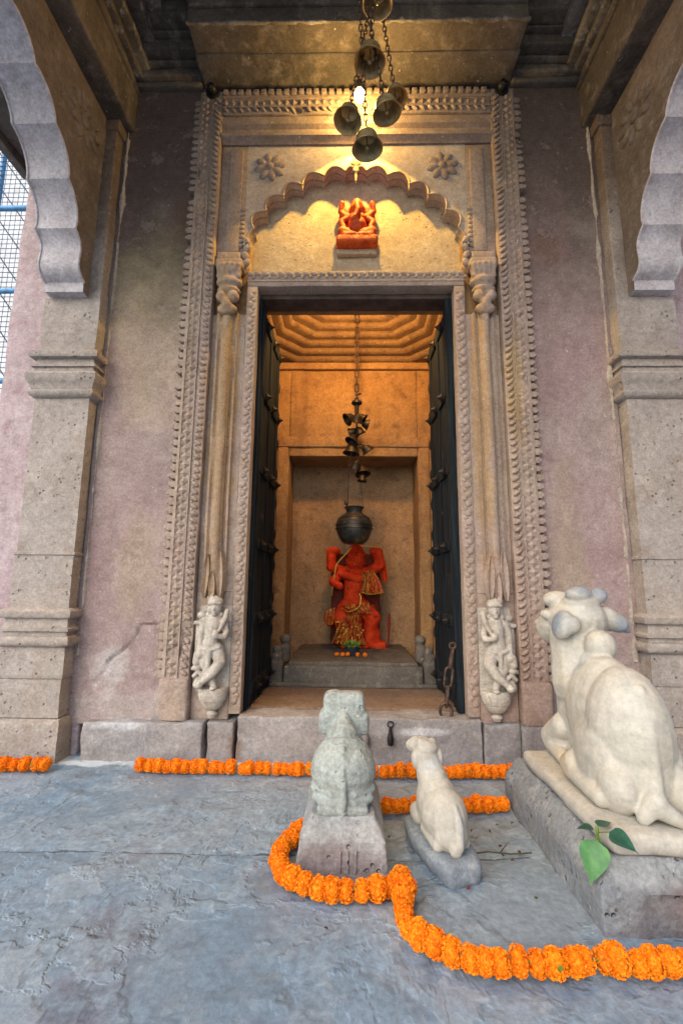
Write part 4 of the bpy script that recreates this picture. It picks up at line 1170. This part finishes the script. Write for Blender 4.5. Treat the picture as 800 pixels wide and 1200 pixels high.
def slim(pr):
    """narrow and shorten the trunk, keep the head as it is"""
    def kk(z): return lerp(.735, 1., sstep(.33, .41, z))
    def pt(q): return (q[0] * kk(q[2]), q[1] * (lerp(.86, 1., sstep(.33, .41, q[2])) if q[1] < .05 else 1), q[2])
    out = []
    for p in pr:
        if p[0] == 'c': out.append(('c', [pt(q) for q in p[1]], [r_ * lerp(.9, 1, sstep(.33, .41, q[2])) for r_, q in zip(p[2], p[1])]))
        else: k = kk(p[1][2]); out.append((p[0], pt(p[1]), (p[2][0] * k, p[2][1] * lerp(.88, 1, (k - .735) / .265), p[2][2])) + tuple(p[3:]))
    return out
B = thing('bull_statue', 'large cream white marble bull statue lying on a slab on the heavy plinth', 'statue', (.732, -.665, .190), -4)
link('body', sculpt(slim(bull(27)), .0046, 3, .0010, 26, 2.), M['marble'], B)
t = thing('statue_slab', 'thin cream stone slab under the large white bull', 'slab', (.757, -.68, .142))
mb = MB(); mb.rbox(-.185, .22, -.285, .275, 0, .050, .022, .025, .006, 10, 2.); obj('slab', mb, M['marble_small'], t)
t = thing('stone_plinth', 'heavy grey stone plinth with a worn edge under the large white bull', 'plinth', (0, 0, 0))
def pl_def(p):
    k = max(0., min(1., (p.z - .088) / .050))
    x = p.x + .042 * k * (1 - sstep(.55, .75, p.x)); y = p.y + .034 * k * (1 - sstep(-1.0, -.85, p.y))
    d = 0.
    if p.y < -.97 and p.x > .615 and p.z < .083: d = .008 * sstep(.615, .635, p.x) * sstep(.086, .074, p.z)   # sunk panel
    return Vector((x, y + d, p.z))
mb = MB(); mb.rbox(.528, 1.15, -.985, -.36, -.02, .141, .009, .0125, .008, 10, 4., deform=pl_def); obj('plinth_block', mb, M['plinth'], t)

t = thing('stone_pedestal', 'small tapered grey stone pedestal standing inside the garland loop', 'pedestal', (-.036, -.62, 0))
def pd(p):
    k = max(0., min(1., (p.z - .084) / .032)); a = max(0., min(1., p.z / .084))
    sx_ = 1 - .075 * a - .20 * k
    y = p.y * (1 - .03 * a)
    if p.y < 0: y += .050 * k * min(1., -p.y / .17)
    return Vector((p.x * sx_, y, p.z + .004 * fbm(p * 9 + Vector((4, 4, 4)), 3)))
mb = MB(); mb.rbox(-.121, .121, -.188, .165, -.02, .122, .006, .0085, .006, 13, 5., deform=pd)
for x in (-.008, .012, .032): mb.rbox(x, x + .006, -.1895, -.18, .015, .065, .002, .02, .002, 30, x)
obj('pedestal_block', mb, M['pedestal'], t)
G = thing('bull_statue', 'weathered grey green bull statue with a blocky head, seen from behind on a small pedestal', 'statue', (-.036, -.625, .118), 0)
pr = [('e', (0, -.025, .112), (.092, .100, .092)), ('e', (0, -.045, .104), (.096, .082, .090)), ('e', (0, .05, .11), (.076, .07, .092)), ('c', [(0, .005, .185), (0, .03, .222), (0, .05, .246)], [.048, .028, .017]),
      ('c', [(0, .06, .16), (0, .09, .235)], [.060, .052]),
      ('b', (0, .085, .262), (.066, .042, .056)), ('b', (0, .085, .215), (.080, .042, .040)), ('b', (0, .085, .240), (.068, .042, .040)), ('e', (-.030, .08, .312), (.030, .034, .012)), ('e', (.032, .08, .310), (.028, .034, .012)),
      ('b', (0, .13, .255), (.045, .03, .045)),
      ('b', (0, -.018, .012), (.070, .106, .014)), ('c', [(-.072, .05, .034), (-.074, -.08, .034), (-.03, -.112, .032), (.03, -.112, .032), (.074, -.08, .034), (.072, .05, .034)], [.014] * 6), ('c', [(-.078, .05, .058), (-.080, -.065, .058), (-.03, -.108, .054), (.03, -.108, .054), (.080, -.065, .058), (.078, .05, .058)], [.013] * 6),
      ('c', [(0, -.090, .185), (0, -.124, .12), (.002, -.130, .05), (0, -.124, .01)], [.006, .009, .011, .012]),
      ('c', [(-.062, -.03, .180), (-.035, -.055, .196), (0, -.062, .200), (.035, -.055, .196), (.062, -.03, .180)], [.005, .006, .006, .006, .005])]
def shz(pr, kx, ky, kz):
    out = []
    for p in pr:
        if p[0] == 'c': out.append(('c', [(q[0] * kx, q[1] * ky, q[2] * kz) for q in p[1]], [a * (kx + kz) / 2 for a in p[2]]))
        else: out.append((p[0], (p[1][0] * kx, p[1][1] * ky, p[1][2] * kz), (p[2][0] * kx, p[2][1] * ky, p[2][2] * kz)) + tuple(p[3:]))
    return out
link('body', sculpt(shz(pr, 1.0, .95, .885), .0034, 1, .0012, 40, 4.), M['greenstone'], G)
W = thing('bull_statue', 'small worn cream bull statue between the grey bull and the large plinth', 'statue', (.235, -.685, .046), 15)
pr = [('e', (0, -.035, .085), (.071, .088, .085)), ('e', (0, .01, .105), (.064, .085, .085)), ('e', (0, .045, .075), (.052, .06, .080)), ('e', (0, -.075, .045), (.056, .058, .05)), ('e', (0, -.03, .03), (.056, .10, .035)),
      ('c', [(0, .030, .150), (-.006, .050, .190), (-.012, .062, .225)], [.054, .047, .043]), ('e', (0, .008, .186), (.030, .026, .022)),
      ('e', (-.014, .062, .232), (.043, .042, .045)), ('e', (-.012, .055, .258), (.038, .036, .026)), ('c', [(-.018, .075, .250), (-.030, .098, .252)], [.038, .031]), ('e', (-.036, .108, .250), (.030, .016, .026)),
      ('e', (-.055, .055, .222), (.012, .018, .030)), ('e', (.030, .050, .222), (.013, .020, .032)), ('e', (-.032, .060, .279), (.013, .013, .010)), ('e', (.008, .055, .278), (.013, .013, .010)), ('e', (-.052, .085, .252), (.008, .010, .008)),
      ('c', [(-.040, .0, .03), (-.044, -.085, .018)], [.024, .018]), ('c', [(.040, .0, .03), (.044, -.085, .018)], [.024, .018]), ('e', (-.035, .085, .035), (.025, .04, .035)), ('e', (.035, .085, .035), (.025, .04, .035)),
      ('c', [(.008, -.105, .130), (.012, -.126, .085), (.006, -.130, .03)], [.008, .009, .012]), ('e', (-.006, -.124, .022), (.020, .018, .024)),
      ('c', [(-.034, .016, .182), (0, -.004, .172), (.034, .016, .182)], [.008, .009, .008])]
link('body', sculpt(shz(pr, .88, .88, .85), .0034, 2, .0012, 34, 7.), M['marble_small'], W)
t = thing('oval_slab', 'rounded blue grey slab under the small cream bull', 'slab', (.235, -.69, 0), 17)
def ov(p):
    r_ = 1 - .35 * max(0, abs(p.y) - .06) / .1
    return Vector((p.x * r_ * (1 - .12 * (1 - sstep(0, .03, p.z))), p.y, p.z))
mb = MB(); mb.rbox(-.070, .070, -.142, .140, -.01, .052, .02, .012, .004, 14, 3., deform=ov); obj('slab', mb, M['slab_grey'], t)

# sprout on the plinth edge
t = thing('fig_sprout', 'young fig sprout with green pointed leaves rooted at the plinth edge', 'plant', (.556, -.925, .140))
def leafmesh(L, W_, droop):
    mb = MB(); n = 10; vs = []; fs = []
    for k in range(n + 1):
        u = k / n
        w = W_ * (math.sin(math.pi * min(1, u * 1.25) ** .62) if u < .8 else 0) if False else W_ * max(.02, (math.sin(math.pi * u ** .55) ** 1.1) * (1 if u < .78 else max(.08, 1 - (u - .78) * 4)))
        y = L * u; z = -droop * u * u
        vs += [(-w, y, z + .12 * w), (-w * .5, y, z + .02 * w), (0, y, z - .10 * w), (w * .5, y, z + .02 * w), (w, y, z + .12 * w)]
    for k in range(n):
        for q in range(4): a = k * 5 + q; fs.append((a, a + 1, a + 6, a + 5))
    mb.add(vs, fs); return mb
for (L, W_, rot, lo, m_) in [(.088, .031, (-62, -10, 150), (-.016, -.030, .036), 'leaf'), (.058, .023, (-10, 20, 215), (.010, -.040, .058), 'leaf_dark'), (.036, .016, (12, 0, 75), (-.012, -.014, .052), 'leaf_dark'), (.044, .015, (18, 0, -65), (.0, -.012, .056), 'leaf_dark')]:
    obj('leaf', leafmesh(L, W_, .015), M[m_], t, lo, rot)
mb = MB(); mb.tube([(.014, .0, -.006), (.002, -.010, .018), (-.004, -.014, .040), (-.006, -.018, .056)], [.003, .003, .003, .002], 6); mb.tube([(-.004, -.014, .040), (-.016, -.030, .036)], .0015, 5); mb.tube([(-.004, -.014, .044), (.010, -.040, .058)], .0015, 5); mb.ell((-.007, -.020, .052), (.004, .004, .009))
obj('stem', mb, M['stem'], t)

# ------------------------------------------------------------------ bells
def bell_into(t, r, mat, top, clap=True):
    mb = MB()
    P_ = [(.0, 1.30), (.16, 1.28), (.24, 1.18), (.30, 1.12), (.52, 1.04), (.66, .88), (.72, .60), (.78, .34), (.90, .12), (1.0, .02), (1.0, .0), (.95, .0), (.86, .10), (.72, .34), (.66, .60), (.58, .86), (.40, .97), (0, 1.0)]
    mb.lathe([(a * r, b * r) for a, b in P_], None, 28); obj('bell_body', mb, mat, t)
    mb = MB(); mb.tube([(0, 0, r), (0, 0, r * .2)], .003, 6); mb.ell((0, 0, r * .14), (r * .13, r * .13, r * .17)); obj('clapper', mb, mat, t)
    mb = MB()
    mb.tube([(r * .15 * math.cos(a * .5236), 0, r * 1.42 + r * .15 * math.sin(a * .5236)) for a in range(12)], r * .045, 6, closed=True)
    if top: chain(mb, [(0, 0, r * 1.52), (0, 0, top)], .034, .008, .0024)
    obj('chain', mb, M['rust'], t)
for (x, y, z, r, tilt, lab) in [(.042, -.50, 2.50, .064, (4, -3), 'lowest brass bell of the cluster, right above the arch'),
                                (-.040, -.48, 2.66, .060, (-6, 8), 'left brass bell of the cluster, just below the light bulb'),
                                (.122, -.52, 2.645, .060, (5, -10), 'right brass bell of the cluster, beside the light bulb'),
                                (.050, -.54, 2.87, .066, (2, 3), 'upper brass bell of the cluster, just above the light bulb'),
                                (.165, -.46, 2.79, .052, (-4, -6), 'small brass bell hanging furthest right in the cluster'),
                                (.085, -.52, 3.20, .064, (3, 2), 'highest brass bell of the cluster, above all the others')]:
    t = thing('hanging_bell', lab, 'bell', (x, y, z), 0, 'brass bells hanging before the arch')
    t.rotation_euler = (R(tilt[0]), R(tilt[1]), 0)
    bell_into(t, r, M['brass'], 3.80 - z)

# lamp between the bells
lp = thing('light_bulb', 'lit yellow light bulb on a short cord among the bells', 'lamp', (.015, -.165, 3.185))
mb = MB(); mb.tube([(0, 0, .26), (0, 0, .075)], .004, 6); mb.lathe([(0, .085), (.016, .083), (.018, .05), (.016, .035), (0, .034)], None, 14); obj('lamp_holder', mb, M['iron'], lp)
N = NT('glowing_glass'); N.b.inputs['Emission Color'].default_value = (1, .62, .18, 1); N.b.inputs['Emission Strength'].default_value = 240.; N.out((.9, .8, .6), .3)
mb = MB(); mb.ell((0, 0, 0), (.026, .026, .034)); ob = obj('glass_bulb', mb, N.m, lp)
def lamp(name, kind, loc, energy, col, rot=(0, 0, 0), **kw):
    d = bpy.data.lights.new(name, kind); d.energy = energy; d.color = col
    for k, v in kw.items(): setattr(d, k, v)
    o = bpy.data.objects.new(name, d); COL.objects.link(o); o.location = loc; o.rotation_euler = [R(a) for a in rot]; return o
lamp('bulb_light', 'SPOT', (.015, -.165, 3.135), 27, (1., .60, .11), (0, 0, 0), spot_size=R(100), spot_blend=.08, shadow_soft_size=.012)
lamp('shrine_light', 'POINT', (.0, .29, 2.385), 16, (1., .56, .18), shadow_soft_size=.05)

# chain of small bells with the pot, inside the shrine
t = thing('bell_chain', 'rusty chain strung with small black bells hanging in the shrine', 'bell chain', (.020, .80, 2.66))
mb = MB(); chain(mb, [(0, 0, .0), (0, 0, -.30), (0, 0, -.62), (.0, 0, -1.10)], .062, .012, .0048); obj('chain', mb, M['rust'], t)
mb = MB(); mb.tube([(-.01, 0, -.655), (.03, -.005, -.645)], .006, 6); mb.lathe([(.0, -.685), (.034, -.70), (.036, -.715), (.015, -.73), (.012, -.80), (.0, -.81)], None, 14); obj('hook', mb, M['iron'], t)
spots = [(-.055, -.84, 55, .036), (.040, -.83, -50, .030), (.065, -.86, -75, .030), (.0, -.86, 10, .034), (-.03, -.985, 30, .036), (-.03, -1.06, 8, .044), (.065, -1.06, -35, .034), (-.01, -1.165, 20, .034), (.035, -1.20, -8, .040), (.03, -1.255, 6, .026), (.02, -.93, -20, .03), (-.035, -.92, 70, .03)]
for k, (x, z, til, r) in enumerate(spots):
    r *= 1.3; x *= 1.2; mb = MB(); Mx = Matrix.Translation((x, -.03 + .02 * (k % 3), z)) @ Matrix.Rotation(R(til), 4, 'Y') @ Matrix.Rotation(R(-15 + 13 * (k % 4)), 4, 'X')
    mb.lathe([(a * r, b * r) for a, b in [(0, 1.3), (.2, 1.25), (.3, 1.1), (.55, 1.0), (.66, .8), (.74, .4), (1, .04), (1, 0), (.92, .0), (.66, .4), (.5, .9), (0, .95)]], Mx, 16)
    mb.tube([Mx @ Vector((0, 0, r * 1.2)), (0, 0, z + r * 1.5)], .0025, 5)
    obj('small_bell', mb, M['soot_brass'], t)
t = thing('hanging_pot', 'round dull metal water pot hanging above the red idol', 'pot', (.006, .80, 1.0))
mb = MB(); mb.lathe([(0, 0), (.06, .002), (.085, .02), (.108, .07), (.118, .115), (.112, .150), (.085, .180), (.058, .196), (.050, .208), (.052, .222), (.066, .238), (.060, .242), (.046, .222), (.044, .205), (.0, .19)], None, 36, amp=.002); obj('pot_body', mb, M['pot'], t)
mb = MB()
for z, r_ in ((.098, .1195), (.122, .1195), (.165, .101)): mb.tube([(r_ * math.cos(a * math.pi / 18), r_ * math.sin(a * math.pi / 18), z) for a in range(36)], .003, 6, closed=True)
obj('band', mb, M['pot'], t)
mb = MB(); mb.tube([(-.045, 0, .235), (-.040, 0, .30), (-.034, 0, .52)], .005, 6); mb.tube([(-.034, 0, .52), (.012, 0, .78)], .0025, 5); mb.tube([(.06, 0, .235), (.03, 0, .52), (.014, 0, .78)], .0018, 5); mb.ell((-.05, 0, .27), (.014, .012, .02)); obj('hanger', mb, M['rust'], t)

# ------------------------------------------------------------------ side walls, screen, house outside
t = tag(obj('side_wall', (lambda m_: (m_.rbox(-.265, .29, -.14, .16, -.02, 3.6, .01, .05, .008, 4, 1.), m_)[1])(MB()), M['side_wall'], None, (-1.505, .155, 0)), 'pink plastered wall end next to the wire screen', 'wall')
t = tag(obj('side_wall', (lambda m_: (m_.rbox(-.29, .285, -.14, .16, -.02, 3.6, .01, .05, .008, 4, 6.), m_)[1])(MB()), M['side_wall'], None, (1.505, .155, 0)), 'pink plastered wall end behind the pilaster near the big white bull', 'wall')
for sx in (-1, 1):
    mb = MB(); mb.rbox(-.13, .13, -1.2, 1.22, 0, .09, .01, .06, .006, 5, sx); mb.rbox(-.15, -.10, -1.2, 1.22, -.05, .02, .008, .06, .005, 6, 2 * sx)
    tag(obj('stone_eave', mb, M['arch'], None, (sx * 1.655, -1.2, 2.95)), 'dark stone eave slab in front of the wire screen' if sx < 0 else 'dark stone eave slab outside the arch on the big white bull\'s side', 'eave')
ws = thing('wire_screen', 'wire mesh screen with blue pipe rails seen through the side arch', 'screen', (-3.2, 1.3, 0))
mb = MB()
for k in range(70):
    x = -1.5 + k * .045; mb.tube([(x, 0, 1.2), (x, 0, 5.0)], .0028, 4, caps=False)
for k in range(85):
    z = 1.2 + k * .045; mb.tube([(-1.5, .006, z), (1.65, .006, z)], .0035, 4, caps=False)
for k in range(26):
    x = -4. + k * .22; mb.tube([(x, .16, 5.2), (x + 3.0, .16, 1.2)], .005, 4, caps=False)
obj('wire_mesh', mb, M['wire'], ws)
for z in (2.33, 3.12, 3.90):
    mb = MB(); mb.tube([(-1.6, -.02, z - .03), (1.7, -.02, z + .03)], .022, 10); obj('rail', mb, M['blue'], ws)
for x in (-1.5, .1, 1.66):
    mb = MB(); mb.tube([(x, .03, 0), (x, .03, 5.0)], .022, 10); obj('post', mb, M['blue'], ws)
hb = thing('pale_house', 'pale house with a pink framed window behind the wire screen', 'house', (-6.0, 5.5, 0))
mb = MB(); mb.rbox(-4, 3.6, 0, 4, 0, 10.4, .02, .5, .01, 2); mb.rbox(-4.1, 3.7, -.2, 4, 10.4, 10.6, .02, .5, .01, 2); obj('wall', mb, M['pale'], hb)
for (x, z) in ((.9, 3.9), (-1.4, 3.9), (2.4, 3.9)):
    mb = MB(); mb.rbox(x - .5, x + .5, -.05, .01, z - .75, z - .68, .01, .2, 0); mb.rbox(x - .5, x + .5, -.05, .01, z + .68, z + .75, .01, .2, 0); mb.rbox(x - .5, x - .42, -.045, .01, z - .67, z + .67, .01, .2, 0); mb.rbox(x + .42, x + .5, -.045, .01, z - .67, z + .67, .01, .2, 0); mb.rbox(x - .03, x + .03, -.04, .01, z - .67, z + .67, .01, .2, 0)
    w = obj('window', mb, M['pinkframe'], hb)
    mb = MB(); mb.box(x - .42, x + .42, -.02, -.004, z - .68, z + .68); obj('pane', mb, M['glass'], w)

cw = thing('courtyard_wall', 'plain pink courtyard wall with a stone coping, out beyond the big white bull', 'wall', (3.9, -1.5, 0))
mb = MB(); mb.rbox(-.15, .15, -6, 5.5, -.05, 4.2, .01, .4, .01, 2, 4.); obj('wall_body', mb, M['side_wall'], cw)
mb = MB(); mb.rbox(-.22, .22, -6, 5.5, 4.201, 4.36, .02, .3, .01, 3, 5.); obj('coping', mb, M['arch'], cw)
# fallen petals and twigs on the flagstones
rnd = random.Random(21)
for k in range(16):
    x = rnd.gauss(.40, .06); y = rnd.gauss(-.62, .06)
    if k > 11: x, y = [(.10, -.62), (-.07, -.985), (.28, -.84), (.43, -.88)][k - 12]
    mb = leafmesh(.012, .0045, .003)
    o = obj('dry_petal', mb, M['petal'] if k % 3 else M['dry'], None, (x, y, .010), (rnd.uniform(-25, 25), rnd.uniform(-25, 25), rnd.uniform(0, 360)))
    if k == 12: o.location.z = .012
    if k < 12: tag(o, 'tiny dry petal on the flagstones between the small bull and the plinth', 'petal', 'dry petals by the plinth')
    else: tag(o, ['tiny dry petal right beside the small grey pedestal', 'tiny dry petal in front of the garland loop', 'tiny dry petal just in front of the small cream bull', 'tiny dry petal nearest the foot of the plinth side'][k - 12], 'petal')
mb = MB(); mb.tube([(-.09, .0, .006), (-.03, .008, .010), (.03, .002, .008), (.09, .012, .007)], .002, 5); mb.tube([(.0, .004, .009), (.03, .04, .012)], .0014, 5)
tag(obj('dry_twig', mb, M['dry'], None, (.40, -.700, .002)), 'thin dry twig on the floor joint left of the plinth', 'twig')

# ------------------------------------------------------------------ light, sky, camera
w = bpy.data.worlds.new('World'); scn.world = w; w.use_nodes = True
nt = w.node_tree; bg = nt.nodes['Background']
sky = nt.nodes.new('ShaderNodeTexSky'); sky.sky_type = 'NISHITA'; sky.sun_disc = False
SUN_EL, SUN_AZ = 38, 215        # azimuth clockwise from +y
sky.sun_elevation = R(SUN_EL); sky.sun_rotation = R(SUN_AZ); sky.air_density = 1.2; sky.dust_density = 2.0
nt.links.new(sky.outputs[0], bg.inputs['Color']); bg.inputs['Strength'].default_value = .12
sd = Vector((math.sin(R(SUN_AZ)) * math.cos(R(SUN_EL)), math.cos(R(SUN_AZ)) * math.cos(R(SUN_EL)), math.sin(R(SUN_EL))))
s_ = lamp('sun', 'SUN', (0, -5, 8), .5, (1., .97, .93), angle=R(60))
s_.rotation_euler = (-sd).to_track_quat('-Z', 'Y').to_euler()

cam = bpy.data.cameras.new('camera'); co = bpy.data.objects.new('camera', cam); COL.objects.link(co)
cam.sensor_fit = 'VERTICAL'; cam.sensor_height = 36; cam.lens = 36 * 533 / 1200; cam.clip_start = .02; cam.clip_end = 400
P_, YAW, ROLL = R(9.17), R(1.1), R(.5)
fw = Vector((-math.sin(YAW) * math.cos(P_), math.cos(YAW) * math.cos(P_), math.sin(P_)))
r0 = Vector((math.cos(YAW), math.sin(YAW), 0)); u0 = r0.cross(fw)
rt = r0 * math.cos(ROLL) + u0 * math.sin(ROLL); up = rt.cross(fw)
mw = Matrix((rt, up, -fw)).transposed().to_4x4(); mw.translation = (-.02, -2.1, .74)
co.matrix_world = mw
scn.camera = co
scn.render.engine = 'CYCLES'
scn.cycles.use_denoising = True
try: scn.cycles.denoiser = 'OPENIMAGEDENOISE'
except Exception: pass
scn.cycles.max_bounces = 8; scn.cycles.diffuse_bounces = 5
scn.view_settings.view_transform = 'Standard'; scn.view_settings.look = 'None'
scn.view_settings.exposure = 1.5; scn.view_settings.gamma = 1
